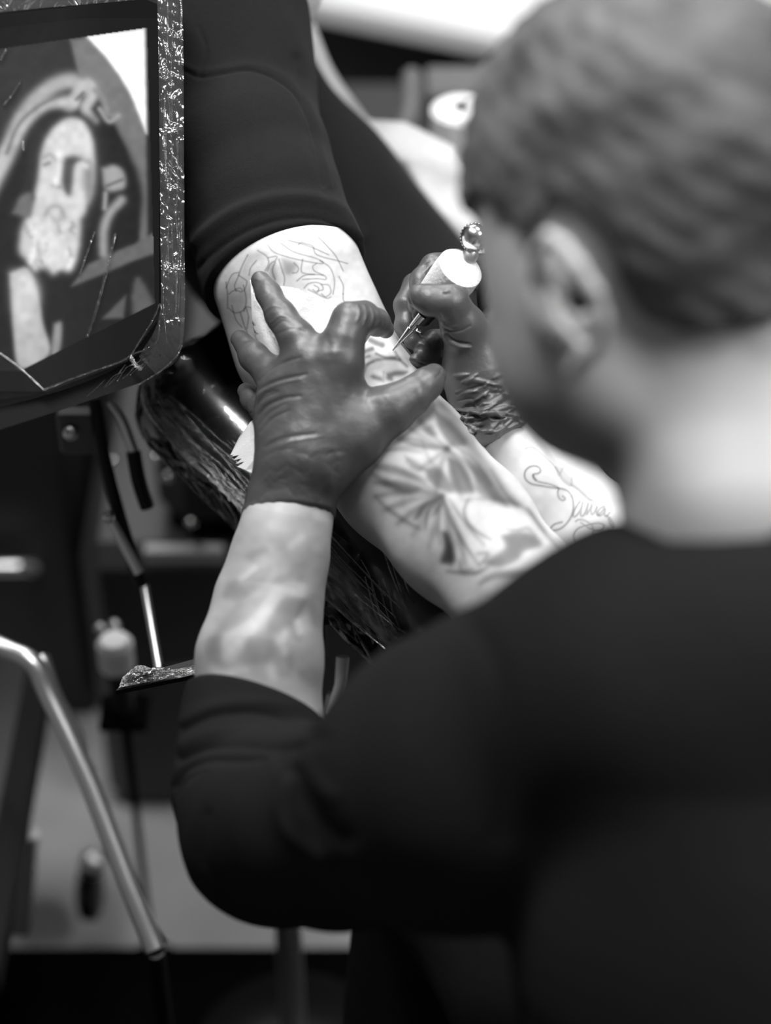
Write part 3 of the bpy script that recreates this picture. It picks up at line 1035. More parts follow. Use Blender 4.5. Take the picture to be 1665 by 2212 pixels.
# trousers and hair of the client
tr_f = chain([(830, 720, 1.88, 250), (1050, 830, 1.98, 200), (1380, 930, 2.05, 170), (1700, 1100, 2.1, 140)], 0.02)
solid('trousers', tr_f, 0.006, M['trouser'], client, wob=lambda v: 0.002 * noise3(v, 40, 2))
hair_c0 = ell(V(hx - 4, hy - 12, hd_ + 0.008), (0.088, 0.108, 0.098))
solid('hair', hair_c0, 0.005, M['hair'], client)

# ================================================================ armrest
A0, A1 = V(378, 788, 1.605), V(938, 1322, 1.50)
aa = (A1 - A0) / np.linalg.norm(A1 - A0)
an = UPL - aa * (UPL @ aa); an /= np.linalg.norm(an)
aw = np.cross(aa, an)
if aw[0] < 0: aw = -aw
plen = np.linalg.norm(A1 - A0)
pc = (A0 + A1) / 2 + aw * 0.0463 - an * 0.0448 + aa * 0.015
ar = thing('armrest', G(640, 2250) , 'black padded armrest wrapped in clear plastic film under the client arm', 'armrest')
ppos = W(pc)
ar.location = (float(ppos[0]), float(ppos[1]), 0)
pad_f = rbox(pc, (plen / 2 + 0.045, 0.075, 0.048), [aa, aw, an], 0.046)
solid('pad', pad_f, 0.003, M['vinyl'], ar, wob=lambda v: 0.0006 * noise3(v, 55, 5))
# post, collar, foot
post_top = PW(582, 1150, 1.62)
pb = np.array([post_top[0], post_top[1], 0.0])
MB().tube([pb + [0, 0, 0.02], pb + [0, 0, 0.40], pb + [0, 0, post_top[2] - 0.03]], 0.0125, 24).build('post', M['brushed'], ar)
MB().lathe(pb + [0, 0, 0.245], (0, 0, 1), [(0, .0135), (0.004, .0155), (0.10, .0155), (0.104, .0135)]).build('collar', M['black'], ar)
MB().lathe(pb, (0, 0, 1), [(0.012, .10), (0.02, .10), (0.03, .08), (0.045, .03)], 40).build('foot_plate', M['black'], ar)
MB().tube([PW(740, 1418, 1.58), PW(736, 1480, 1.585), PW(718, 1545, 1.59)], 0.0050, 12).build('strut', M['white'], ar)
MB().tube([PW(718, 1500, 1.65), PW(706, 1560, 1.66)], 0.004, 12).build('strut', M['white'], ar)
MB().tube([PW(692, 1300, 1.60), PW(696, 1420, 1.62)], 0.004, 12).build('bracket', M['black'], ar)
MB().box(PW(640, 1250, 1.60), 0.05, 0.05, 0.004, bev=0.002).build('mount_plate', M['black'], ar)


# film: a crinkled skin over the pad plus the taut, ropy strands down its side
def pad_film():
    f2 = rbox(pc, (plen / 2 + 0.0480, 0.0780, 0.0505), [aa, aw, an], 0.0485)
    return solid('plastic_film', f2, 0.003, M['film'], ar, wob=lambda v: 0.0008 * noise3(v, 160, 11) + 0.0005 * noise3(v, 420, 12))


pad_film()


def strands(name, ends, parent, m, r=0.00045, n=9):
    mb = MB()
    for pts, rr in ends:
        sp = spline(pts, n)
        mb.tube([W(V(*p)) for p in sp], [rr * (0.6 + 0.8 * abs(math.sin(i * 1.3 + len(mb.v)))) for i in range(len(sp))], 5, flat=0.5)
    return mb.build(name, m, parent)


def pad_strands():
    out = []
    r = random.Random(3)
    for i in range(80):
        t = r.random() ** 1.6
        s0 = r.uniform(0, 0.55)
        s1 = min(1.0, s0 + r.uniform(0.12, 0.5))
        # outline of the sagging film: from the rounded end down to the far corner
        def pt(s, t):
            xa = np.interp(s, [0, .08, .2, .45, .7, 1], [308, 325, 400, 530, 700, 835])
            ya = np.interp(s, [0, .08, .2, .45, .7, 1], [835, 900, 985, 1112, 1290, 1400])
            xb = np.interp(s, [0, .08, .2, .45, .7, 1], [340, 380, 470, 640, 780, 930])
            yb_ = np.interp(s, [0, .08, .2, .45, .7, 1], [800, 850, 925, 1060, 1200, 1340])
            d = np.interp(s, [0, 1], [1.59, 1.485]) + 0.02 * (1 - t)
            return (xa + (xb - xa) * t, ya + (yb_ - ya) * t, d)
        ta, tb = t, min(1, max(0, t + r.uniform(-0.35, 0.12)))
        pts = []
        for k in range(5):
            u = k / 4
            p = pt(s0 + (s1 - s0) * u, ta + (tb - ta) * u)
            pts.append((p[0] + r.gauss(0, 1.3), p[1] + r.gauss(0, 1.3), p[2] - 0.004))
        out.append((pts, r.choice([0.00012, 0.00018, 0.00025, 0.0004])))
    for k in range(3):      # outer edge of the film
        pts = [(pt_[0] + r.gauss(0, 2), pt_[1] + r.gauss(0, 2), pt_[2]) for pt_ in
               [(345, 798, 1.585), (312, 822, 1.59), (306, 860, 1.595), (330, 905, 1.595), (400, 985, 1.585), (470, 1050, 1.575), (530, 1112, 1.565), (620, 1205, 1.545), (700, 1292, 1.525), (770, 1350, 1.51), (832, 1402, 1.495)]]
        out.append((pts, 0.0007))
    for k in range(10):      # short cross gathers on the lower end
        x0, y0 = r.uniform(770, 860), r.uniform(1170, 1260)
        pts = [(x0 + 12 * q + r.gauss(0, 2), y0 + 36 * q + r.gauss(0, 2), 1.505) for q in range(4)]
        out.append((pts, r.choice([0.0004, 0.0006])))
    return strands('film_strands', out, ar, M['strand'])


pad_strands()['kind'] = 'stuff'
# sagging web of film below the pad edge
def film_web(name, outline_a, outline_b, parent, m, n=60, k=10, wob=0.002, seed=1):
    r = np.random.default_rng(seed)
    A, B = spline(outline_a, 10), spline(outline_b, 10)
    A = np.array([np.array([np.interp(t, np.linspace(0, 1, len(A)), np.array(A)[:, c]) for c in range(3)]) for t in np.linspace(0, 1, n)])
    B = np.array([np.array([np.interp(t, np.linspace(0, 1, len(B)), np.array(B)[:, c]) for c in range(3)]) for t in np.linspace(0, 1, n)])
    v, f = [], []
    for i in range(n):
        for j in range(k):
            s = j / (k - 1)
            p = A[i] * (1 - s) + B[i] * s
            v.append(W(V(p[0], p[1], p[2] + r.normal() * wob)))
    for i in range(n - 1):
        for j in range(k - 1):
            a = i * k + j
            f.append((a, a + k, a + k + 1, a + 1))
    return mesh_obj(name, np.array(v), f, m, parent)


film_web('film_edge', [(345, 798, 1.585), (308, 830, 1.59), (306, 860, 1.595), (330, 905, 1.595), (400, 985, 1.585), (530, 1112, 1.565), (700, 1292, 1.525), (832, 1402, 1.495)],
         [(375, 800, 1.585), (350, 830, 1.585), (350, 850, 1.585), (385, 890, 1.585), (450, 955, 1.575), (570, 1070, 1.555), (730, 1230, 1.515), (880, 1370, 1.485)],
         ar, M['film'], 90, 12, 0.0012)

# ---- small black plate with a scrap of film, sticking out behind the forearm
zt = PW(300, 1480, 1.50)[2]
poly = [G(250, 1492, zt), G(450, 1452, zt), G(620, 1420, zt), G(620, 1385, zt), G(440, 1418, zt), G(330, 1448, zt), G(262, 1478, zt)]
mb = MB()
mb.add([p for p in poly] + [p - np.array([0, 0, 0.004]) for p in poly],
       [tuple(range(7)), tuple(range(13, 6, -1))] + [(i, i + 7, (i + 1) % 7 + 7, (i + 1) % 7) for i in range(7)])
pl = thing('instrument_plate', np.mean(poly, 0), 'thin black plate wrapped in crumpled film sticking out beside the tattooed forearm', 'tray')
mb.build('plate', M['black'], pl, smooth=False)
r = random.Random(5)
out = []
for i in range(46):
    x, y = r.uniform(262, 330), 0
    y = np.interp(x, [262, 330], [1478, 1462]) - r.uniform(0, 22) * (1 - abs(x - 300) / 60)
    out.append(([(x, y, 1.492), (x + r.uniform(8, 30), y - r.uniform(-4, 10), 1.488), (x + r.uniform(20, 60), y - r.uniform(-3, 12), 1.492)], r.choice([.0005, .0008, .0013])))
for i in range(22):
    x = r.uniform(320, 400); y = np.interp(x, [320, 400], [1470, 1452]) - r.uniform(-6, 8)
    out.append(([(x, y, 1.496), (x + 20, y - r.uniform(0, 9), 1.492), (x + 45, y - r.uniform(4, 14), 1.494)], .0004))
r_ = random.Random(12)
wa = [(256 + 16 * i, 1486 - 3.2 * i, 1.4955) for i in range(11)]
wb = [(264 + 15 * i, 1472 - 3 * i - 26 * math.exp(-((i - 2.6) / 2.2) ** 2) - r_.uniform(0, 5), 1.505) for i in range(11)]
film_web('wrapped_film', wa, wb, pl, M['film_thick'], 90, 16, 0.0016, 4)
strands('crumpled_film', out, pl, M['strand'], n=4)['kind'] = 'stuff'

# ================================================================ tablet and its stand
def td(x, y=0): return 1.4318 / (1 + 0.5 * (x - 832.5) / F)


def prism(poly, thick, dd=0.0):
    k = len(poly)
    v = [PW(x, y, td(x) + dd) for x, y in poly] + [PW(x, y, td(x) + dd + thick) for x, y in poly]
    return MB().add(v, [tuple(range(k)), tuple(range(2 * k - 1, k - 1, -1))] + [(i, i + k, (i + 1) % k + k, (i + 1) % k) for i in range(k)])


tb = thing('tablet', PW(150, 850, 1.57), 'tablet wrapped in clear film showing a photograph of a bearded stone statue', 'tablet')
case = [(-260, -90), (360, -90), (384, -60), (391, 30), (394, 480), (389, 742), (372, 780), (346, 800), (300, 828), (150, 880), (0, 928), (-260, 985)]
body = [(-230, 60), (0, 28), (300, -8), (338, 8), (346, 60), (350, 640), (344, 680), (326, 712), (290, 770), (272, 782), (95, 848), (-230, 900)]
prism(case, 0.012, 0.006).build('case', M['cabinet'], tb, smooth=False)
prism(body, 0.006, 0.0).build('body', M['black'], tb, smooth=False)


def statue_picture():
    c = Canvas(-230, 40, 350, 850, 0.012, 1.0)
    P = lambda p, v, s=5, sm=True: c.poly(p, v, s, 'mix', sm)
    S = lambda p, w, v, s=5: c.stroke(p, w, v, s, 'mix')
    P([(-230, 70), (150, 60), (175, 180), (60, 210), (0, 330), (-230, 400)], 0.022, 10, False)
    P([(152, 86), (312, 62), (318, 520), (300, 520), (300, 420), (270, 320), (230, 240), (175, 180)], 0.11, 4, False)
    P([(188, 79), (312, 62), (316, 288), (306, 262), (283, 205), (258, 162), (225, 118)], 0.62, 3, False)
    P([(300, 520), (308, 400), (250, 270), (230, 240), (170, 170), (160, 300), (230, 480), (280, 540)], 0.012, 8)
    P([(155, 618), (190, 572), (240, 548), (290, 528), (340, 498), (340, 545), (290, 562), (220, 592)], 0.085, 3, False)
    P([(222, 688), (272, 638), (266, 686)], 0.07, 3, False)
    P([(285, 640), (300, 600), (345, 690), (315, 704), (290, 690)], 0.07, 5)
    # hood and wrapped cloth
    S([(-150, 600), (-60, 470), (12, 340), (50, 250), (100, 195), (150, 175), (185, 190)], 30, 0.26, 8)
    S([(-130, 640), (10, 335), (50, 268), (100, 225), (160, 222)], 22, 0.34, 8)
    S([(15, 330), (40, 270), (80, 232), (130, 205)], 8, 0.07, 6)
    S([(150, 235), (168, 200), (190, 182), (200, 205), (185, 235), (200, 262)], 20, 0.30, 6)
    S([(205, 195), (225, 215), (232, 245), (250, 250)], 12, 0.16, 5)
    S([(215, 235), (235, 262), (255, 250)], 7, 0.22, 4)
    S([(165, 215), (180, 200)], 5, 0.05, 3)
    # dark hair round the face
    P([(60, 340), (70, 280), (110, 245), (160, 240), (215, 270), (225, 360), (205, 460), (180, 490), (80, 440), (50, 420)], 0.02, 9)
    # face, turned up a little
    P([(88, 350), (96, 310), (118, 275), (150, 256), (180, 265), (198, 300), (203, 350), (198, 400), (188, 440), (172, 470), (120, 470), (80, 430), (84, 385)], 0.42, 6)
    P([(140, 340), (160, 335), (178, 345), (160, 362), (156, 400), (150, 424), (138, 410), (134, 375)], 0.05, 7)
    P([(180, 345), (200, 350), (204, 400), (190, 440), (180, 400)], 0.16, 8)
    S([(95, 340), (108, 334), (122, 345)], 8, 0.18, 6)
    S([(96, 356), (106, 352)], 7, 0.10, 4)
    S([(168, 355), (186, 358)], 9, 0.42, 5)
    S([(115, 400), (128, 404)], 7, 0.12, 4)
    S([(128, 330), (126, 370), (120, 398)], 10, 0.52, 6)
    # beard
    P([(72, 440), (95, 418), (125, 412), (152, 428), (170, 470), (172, 510), (165, 555), (150, 584), (128, 578), (115, 590), (92, 572), (75, 584), (58, 560), (44, 540), (50, 490)], 0.40, 7)
    S([(98, 464), (106, 450), (120, 445), (132, 450), (138, 468)], 6, 0.18, 7)
    S([(112, 470), (122, 480), (132, 470)], 8, 0.30, 5)
    for i in range(40):
        rr = random.Random(i)
        x, y = rr.uniform(55, 160), rr.uniform(480, 565)
        S([(x, y), (x + rr.uniform(-3, 3), y + 6), (x + rr.uniform(-5, 5), y + 14)], rr.uniform(3, 6), rr.choice([0.20, 0.26, 0.50, 0.55]), 5)
    P([(110, 540), (125, 530), (140, 545), (138, 575), (120, 580)], 0.46, 6)
    P([(140, 350), (150, 344), (168, 348), (158, 362), (154, 400), (148, 420), (138, 404), (137, 372)], 0.05, 8)
    # robe and column pieces
    P([(22, 592), (60, 580), (82, 640), (92, 700), (106, 764), (45, 795), (30, 720)], 0.30, 4)
    P([(30, 592), (70, 600), (80, 650), (50, 700), (34, 660)], 0.42, 10)
    P([(118, 700), (132, 700), (128, 755), (112, 765)], 0.2, 4)
    P([(222, 365), (246, 358), (266, 372), (270, 400), (256, 410), (228, 408)], 0.22, 5)
    S([(230, 402), (264, 388)], 5, 0.05, 3)
    S([(262, 432), (236, 462), (224, 500), (224, 548)], 15, 0.22, 6)
    S([(228, 418), (226, 450)], 6, 0.25, 4)
    P([(28, 460), (45, 425), (68, 422), (66, 470)], 0.10, 5)
    c.noise(14, 0.12, 8)
    for _ in range(2):
        for k_ in (0, 1):
            c.a = (c.a + np.roll(c.a, 1, k_) + np.roll(c.a, -1, k_) + np.roll(c.a, 2, k_) + np.roll(c.a, -2, k_)) / 5
    return c


_pic = statue_picture()
def screen_plane():
    nx, ny = 300, 420
    xs, ys = np.linspace(-226, 344, nx), np.linspace(40, 846, ny)
    X, Y = np.meshgrid(xs, ys)
    val = _pic.sample(X.ravel(), Y.ravel(), 0.012)
    # the lit area ends inside the bezel
    lim = (X.ravel() > np.interp(Y.ravel(), [60, 700], [318, 336])) | (Y.ravel() > 800 - (X.ravel() - 45) * 0.5 * (X.ravel() > 45)) | (Y.ravel() < 84 - (X.ravel() - 150) * 0.145)
    val = np.where(lim, 0.006, val)
    d = td(X.ravel())
    v = np.stack([(X.ravel() - 832.5) * (d - 0.0012) / F, (1106 - Y.ravel()) * (d - 0.0012) / F, -(d - 0.0012)], 1)
    i = (np.arange(ny - 1)[:, None] * nx + np.arange(nx - 1)[None]).ravel()
    keep = np.ones(len(i), bool)
    cx = X.ravel()[i]; cy = Y.ravel()[i]
    keep &= ~((cy > 848 - (cx - 95) * 0.385) & (cx > 95)) & ~(cy > 850) & ~((cx > 272) & (cy > 782 - (cx - 272) * 1.35)) & (cy > 24 + (300 - cx) * 0.12)
    i = i[keep]
    q = np.stack([i, i + nx, i + nx + 1, i + 1], 1)
    used = np.zeros(len(v), bool); used[q] = True
    idx = np.cumsum(used) - 1
    return mesh_obj('screen', W(v[used]), idx[q].astype(np.int32), M['screen'], tb, attrs={'ink': val[used]})


M['screen'] = mat('tablet_screen', 1.0, 0.25, spec=0.3, attr='ink', emit=1.0)
sc_ = screen_plane()
tag(sc_, 'screen showing a bearded stone statue in a hood')

film_web('film_side', [(338, -60, 1.50), (342, 100, 1.50), (344, 300, 1.50), (346, 500, 1.50), (344, 680, 1.50), (300, 770, 1.515)],
         [(392, -60, 1.503), (396, 100, 1.503), (397, 300, 1.503), (398, 480, 1.503), (394, 742, 1.503), (340, 812, 1.515)], tb, M['film_haze'], 130, 9, 0.0005, 2)
film_web('film_front', [(-230, 44, 1.59), (0, 30, 1.555), (200, 10, 1.52), (340, 0, 1.50)],
         [(-230, 930, 1.59), (0, 880, 1.555), (200, 820, 1.52), (345, 740, 1.50)], tb, M['film_flat'], 12, 8, 0.0, 5)
film_web('film_top', [(-230, -60, 1.60), (0, -50, 1.56), (200, -50, 1.53), (390, -50, 1.50)],
         [(-230, 52, 1.60), (0, 26, 1.56), (200, 8, 1.53), (360, -6, 1.50)], tb, M['film_haze'], 90, 9, 0.0005, 3)
out = []
r = random.Random(9)
for i in range(18):
    y0 = r.uniform(-40, 600); L_ = r.uniform(60, 260); x0 = r.uniform(352, 396)
    out.append(([(x0, y0, 1.498), (x0 + r.gauss(0, 4), y0 + L_ / 2, 1.497), (x0 + r.gauss(0, 5), min(740, y0 + L_), 1.498)], r.choice([.0003, .0004, .0006])))
out.append(([(345, 655, 1.497), (330, 690, 1.5), (300, 738, 1.505), (272, 775, 1.508), (200, 802, 1.52), (150, 820, 1.53), (95, 842, 1.54)], .0008))
out.append(([(95, 842, 1.54), (50, 800, 1.55), (0, 762, 1.555)], .0008))
out.append(([(345, 690, 1.499), (340, 735, 1.50), (320, 752, 1.505), (285, 766, 1.507)], .0006))
out.append(([(282, 768, 1.50), (290, 785, 1.50), (305, 798, 1.50)], .0016))
out.append(([(250, 502, 1.51), (238, 555, 1.512), (222, 618, 1.515), (205, 680, 1.52), (188, 728, 1.52)], .0012))
out.append(([(204, 500, 1.52), (190, 540, 1.522), (172, 592, 1.525)], .0009))
out.append(([(8, 226, 1.555), (25, 205, 1.55), (46, 172, 1.545)], .0013))
out.append(([(50, 305, 1.548), (50, 325, 1.548)], .0008))
out.append(([(0, 130, 1.556), (14, 105, 1.553)], .0016))
out.append(([(393, 745, 1.497), (380, 770, 1.499), (345, 802, 1.50), (300, 830, 1.507)], .0007))
for i in range(10):
    x0 = r.uniform(180, 300); y0 = np.interp(x0, [180, 300], [860, 800])
    out.append(([(x0, y0, 1.51), (x0 + 20, y0 - r.uniform(14, 30), 1.508), (x0 + 40, y0 - r.uniform(30, 48), 1.506)], .0004))
out = [([(x, y, td(x) - 0.004) for x, y, d in p], q) for p, q in out]
strands('film_creases', out, tb, M['strand'], n=5)['kind'] = 'stuff'

st = thing('tablet_stand', PW(344, 1446, 1.66), 'thin dark jointed stand below the tablet with bare metal rods', 'stand')
MB().tube(spline([PW(205, 860, 1.66), PW(225, 990, 1.67), PW(262, 1130, 1.68), PW(306, 1265, 1.69)], 4), 0.0055).build('pole', M['black'], st)
MB().tube(spline([PW(238, 868, 1.66), PW(262, 905, 1.66), PW(288, 975, 1.665)], 4), 0.0042).build('rod', M['brushed'], st)
MB().tube(spline([PW(288, 975, 1.665), PW(300, 1040, 1.67), PW(318, 1095, 1.68)], 4), 0.006).build('joint', M['black'], st)
MB().tube([PW(236, 1118, 1.665), PW(300, 1238, 1.675)], 0.0040).build('rod', M['brushed'], st)
MB().tube([PW(312, 1265, 1.69), PW(344, 1446, 1.66)], 0.0034).build('rod', M['brushed'], st)
MB().ball(PW(235, 1117, 1.66), 0.0052).build('knob', M['chrome'], st)
je = PW(344, 1446, 1.66)
MB().tube([je, [pb[0], pb[1], je[2] - .02]], 0.005).build('cross_arm', M['black'], st)
MB().box(PW(180, 930, 1.68), 0.02, 0.008, 0.02, bev=0.003).build('clamp', M['midgrey'], st)
MB().ball(PW(152, 936, 1.665), 0.006).build('knob', M['brushed'], st)

# ================================================================ the artist
# head
HD = 1.13
head = union([
    ell(V(1405, 350, HD), (0.094, 0.098, 0.098)),
    ell(V(1500, 430, HD), (0.086, 0.086, 0.088)),
    ell(V(1225, 590, HD - 0.010), (0.043, 0.078, 0.062)),
    rc(V(1250, 830, HD - 0.015), 0.027, V(1180, 740, HD + 0.045), 0.028),
    rc(V(1290, 860, HD - 0.01), 0.028, V(1240, 850, HD + 0.05), 0.022),
    rc(V(1500, 640, HD), 0.066, V(1310, 780, HD), 0.042),
], 0.030)
nose = face_parts(V(1300, 530, HD + .01), (-.25, -.25, -.93), (-.08, .97, -.22))
neck = chain([(1570, 640, 1.14, 250), (1580, 880, 1.12, 246), (1600, 1120, 1.10, 262)], 0.01)
head_f = union([union([head, nose], 0.012), neck], 0.030)


def ear_surf(x, y): return 1.05


earp = [(1160, 585), (1163, 540), (1185, 512), (1215, 530), (1250, 575), (1283, 630), (1302, 690), (1300, 735), (1280, 765)]
ED = [1.060, 1.048, 1.038, 1.028, 1.020, 1.018, 1.022, 1.030, 1.040]
ear_rim = chain([(x, y, d, 17) for (x, y), d in zip(earp, ED)], 0.002)
ear_in = union([ell(V(1215, 640, 1.066), (0.018, 0.026, 0.008)),
                chain([(1262, 765, 1.040, 22), (1245, 800, 1.048, 24)], .004),
                chain([(1190, 640, 1.045, 15), (1205, 700, 1.045, 15), (1240, 730, 1.04, 13)], .003)], 0.006)
ear_f = union([ear_rim, ear_in], 0.006)
rhead_ = union([head_f, ear_f], 0.006)
hole = union([rc(V(1236, 640, 1.045), 0.008, V(1262, 655, 1.075), 0.006), rc(V(1205, 590, 1.045), .005, V(1240, 640, 1.05), .006)], .004)


def rhead(X):
    a, b = rhead_(X), -hole(X)
    return -smin(-a, -b, 0.004)


rhead.lo, rhead.hi = rhead_.lo, rhead_.hi

torso_in = union([chain([(1120, 1660, 1.17, 270), (1400, 1520, 1.13, 270), (1700, 1480, 1.11, 270), (2080, 1600, 1.14, 240)], 0.03),
                  chain([(1620, 1500, 1.14, 330), (1680, 2000, 1.18, 380), (1720, 2700, 1.25, 400)], .03)], 0.03)
larm = chain([(1100, 1660, 1.17, 220), (880, 1730, 1.24, 170), (640, 1770, 1.34, 150), (550, 1700, 1.39, 140), (555, 1560, 1.405, 134), (561, 1420, 1.415, 131),
              (580, 1300, 1.43, 111), (605, 1200, 1.44, 99), (624, 1110, 1.45, 88), (640, 1030, 1.45, 70)], 0.012)
rarm = chain([(2080, 1600, 1.16, 200), (1900, 1650, 1.28, 170), (1600, 1460, 1.40, 165), (1400, 1290, 1.455, 128), (1290, 1160, 1.48, 110), (1190, 1050, 1.495, 98), (1095, 955, 1.505, 82),
              (1060, 880, 1.505, 70)], 0.012)
art_f = union([rhead, torso_in, larm, rarm], 0.010)


def artist_ink():
    c = Canvas(380, 860, 1420, 1640, 1.0)
    z4 = zf(380, 1080, 0.2351)
    z6 = zf(720, 840, 0.3964)
    k = 0.2351
    Pg = lambda p, v, s=7: c.poly(z4(p), v, s, 'mul')
    S = lambda p, w, v, s=6, mode='mul': c.stroke(z4(p), [q * k for q in w] if isinstance(w, list) else w * k, v, s, mode)
    Pg([(560, 200), (1380, 200), (1330, 1500), (1340, 1900), (100, 1750), (300, 1200)], 0.72, 14)
    Pg([(830, 270), (1050, 330), (1000, 460), (880, 420)], 0.85)
    Pg([(700, 460), (820, 440), (840, 480), (760, 520), (700, 560), (640, 520)], 0.72)
    Pg([(480, 760), (620, 780), (850, 600), (860, 700), (700, 860), (560, 920), (440, 880)], 0.72)
    Pg([(900, 740), (1160, 560), (1200, 640), (1120, 760)], 0.80)
    Pg([(960, 900), (1150, 900), (1200, 960), (1100, 1120), (930, 1220), (840, 1180), (880, 1060)], 0.66)
    Pg([(560, 950), (800, 880), (860, 920), (700, 1080), (480, 1200), (340, 1280), (420, 1100)], 0.80)
    Pg([(300, 1260), (430, 1240), (430, 1450), (370, 1500), (280, 1430)], 0.74)
    Pg([(660, 1260), (860, 1200), (920, 1400), (800, 1500), (620, 1480)], 0.76)
    Pg([(1000, 1380), (1080, 1420), (1060, 1560), (1010, 1500)], 0.78)
    Pg([(1190, 880), (1280, 900), (1290, 1150), (1230, 1100)], 0.76)
    Pg([(1120, 1570), (1300, 1560), (1320, 1720), (1180, 1680)], 0.82)
    S([(540, 760), (640, 740), (780, 640)], 22, 0.7)
    S([(1060, 1140), (1120, 1280), (1180, 1200)], 26, 0.75)
    S([(1180, 930), (1080, 1120)], 22, 0.72)
    # light limb of the figure
    Li = lambda p, w: S(p, w, 0.98, 8, 'mix')
    Li([(1150, 830), (1050, 820), (930, 850)], [110, 120, 90])
    Li([(940, 850), (860, 950), (790, 1060), (690, 1160)], [100, 110, 100, 90])
    Li([(700, 1150), (600, 1230), (520, 1320), (490, 1420)], [90, 130, 190, 140])
    Li([(330, 1560), (440, 1600), (560, 1570), (640, 1560)], [40, 90, 60, 30])
    Li([(1000, 1220), (980, 1300), (1000, 1400)], [30, 80, 40])
    Li([(1120, 1130), (1150, 1190)], [60, 90])
    Li([(720, 620), (600, 720)], [30, 50])
    Li([(1060, 420), (1150, 350)], [50, 60])
    Li([(880, 1560), (900, 1620)], [90, 60])
    c.noise(17, 0.07, 4)
    # ---- lettering and flourishes on the right forearm, fine grey line
    LW = lambda p, w=7, v=0.36: c.stroke(z6(p), w * .3964, v, 1.5)
    c.poly(z6([(700, 300), (1060, 180), (1640, 800), (1500, 1000), (1000, 800)]), 1.22, 10, 'mul')
    LW([(1102, 497), (1088, 482), (1092, 466), (1112, 462), (1128, 450), (1122, 430), (1098, 420), (1068, 426), (1046, 448), (1042, 478), (1055, 502), (1085, 520), (1130, 528), (1190, 538), (1245, 545), (1280, 560), (1302, 595), (1308, 645), (1298, 690), (1272, 732), (1236, 762), (1196, 772), (1184, 760), (1205, 738), (1245, 726)], 8)
    LW([(1088, 470), (1098, 490), (1118, 506), (1180, 520), (1225, 540), (1222, 565), (1230, 595), (1250, 608), (1262, 598), (1248, 584)], 7)
    LW([(1345, 612), (1325, 640), (1308, 675), (1308, 696), (1325, 690), (1348, 655), (1358, 618), (1350, 660), (1348, 688), (1362, 690), (1378, 655), (1388, 622), (1382, 660), (1380, 684), (1398, 655), (1408, 630), (1404, 664), (1410, 686), (1424, 668), (1436, 640), (1432, 668), (1438, 690), (1456, 676), (1476, 650)])
    LW([(1476, 640), (1455, 650), (1440, 676), (1450, 692), (1470, 680), (1482, 655), (1478, 690), (1490, 692), (1506, 672)])
    LW([(1492, 690), (1510, 735), (1526, 752), (1522, 730), (1504, 700)])
    LW([(1320, 722), (1340, 712), (1378, 722), (1410, 748), (1412, 785), (1390, 818), (1350, 838), (1318, 828), (1308, 796), (1330, 762), (1380, 742), (1440, 730), (1472, 740), (1462, 762), (1425, 768), (1385, 752), (1348, 728)], 6)
    LW([(1045, 326), (1075, 318), (1110, 335), (1160, 380), (1210, 430), (1225, 470)], 6, 0.6)
    LW([(1060, 215), (1120, 290), (1200, 400), (1260, 470), (1330, 540), (1400, 600)], 30, 0.80)
    LW([(1210, 430), (1260, 500), (1330, 545), (1390, 600), (1420, 612)], 14, 0.72)
    LW([(1250, 430), (1235, 480), (1290, 530), (1300, 480)], 8, 0.72)
    LW([(1480, 800), (1490, 850), (1530, 880), (1560, 840)], 26, 0.75)
    c.a = np.clip(c.a, .05, 1.3) ** 1.25
    # ---- stubble along the jaw is on another patch, see below
    return c


_ai = artist_ink()
_st = Canvas(1000, 700, 1460, 1080, 1.0)
_st.stroke([(1120, 880), (1190, 900), (1260, 935), (1330, 985)], 110, 0.42, 60)
_st.stroke([(1140, 780), (1200, 860)], 60, 0.75, 50)


def ink_artist(x, y, face, v):
    s = _ai.sample(x, y, 1.0)
    d = -v[:, 2]
    s = np.where((d > 1.30), s * face + (1 - face) * (0.8 + 0.12 * noise3(v, 80, 4)), 1.0)
    b = np.where(d < 1.30, _st.sample(x, y, 1.0), 1.0)
    return s * b


artist = solid('person', art_f, 0.0034, M['skin_artist'], None,
               fine=(lambda c: (nearpx(400, 1090, 730, 1600)(c) | nearpx(1020, 890, 1400, 1280)(c)) & (-c[:, 2] > 1.30), 4),
               ink=ink_artist, origin=PW(1500, 1900, 1.35))
tag(artist, 'tattoo artist with short hair, dark shirt and black gloves, bending over the arm', 'person')

# hair: an offset of the skull, cut along the hairline
HL = np.array([(700, -500), (2300, -500), (2300, 620), (1760, 655), (1640, 700), (1540, 735), (1440, 745), (1370, 720), (1325, 680), (1295, 600), (1250, 530),
               (1195, 478), (1160, 486), (1140, 520), (1118, 545), (1090, 520), (1066, 480), (1030, 452), (700, 440)], float)


def poly_sd(x, y, P):
    ins = np.zeros(x.shape, bool); best = np.full(x.shape, 1e9)
    for a, b in zip(P, np.roll(P, -1, 0)):
        ab = b - a
        if abs(ab[1]) > 1e-9:
            ins ^= ((a[1] > y) != (b[1] > y)) & (x < ab[0] * (y - a[1]) / ab[1] + a[0])
        t = np.clip(((x - a[0]) * ab[0] + (y - a[1]) * ab[1]) / (ab @ ab), 0, 1)
        best = np.minimum(best, np.hypot(x - a[0] - t * ab[0], y - a[1] - t * ab[1]))
    return np.where(ins, -best, best)


skull = union([head, neck], .03)


def hair_fn(X):
    d = skull(X) - 0.0080
    x = 832.5 + X[:, 0] / HD * F; y = 1106 - X[:, 1] / HD * F
    m = poly_sd(x, y, HL) * HD / F
    k = 0.006
    h = np.clip(0.5 - 0.5 * (m - d) / k, 0, 1)
    return m * (1 - h) + d * h + k * h * (1 - h)


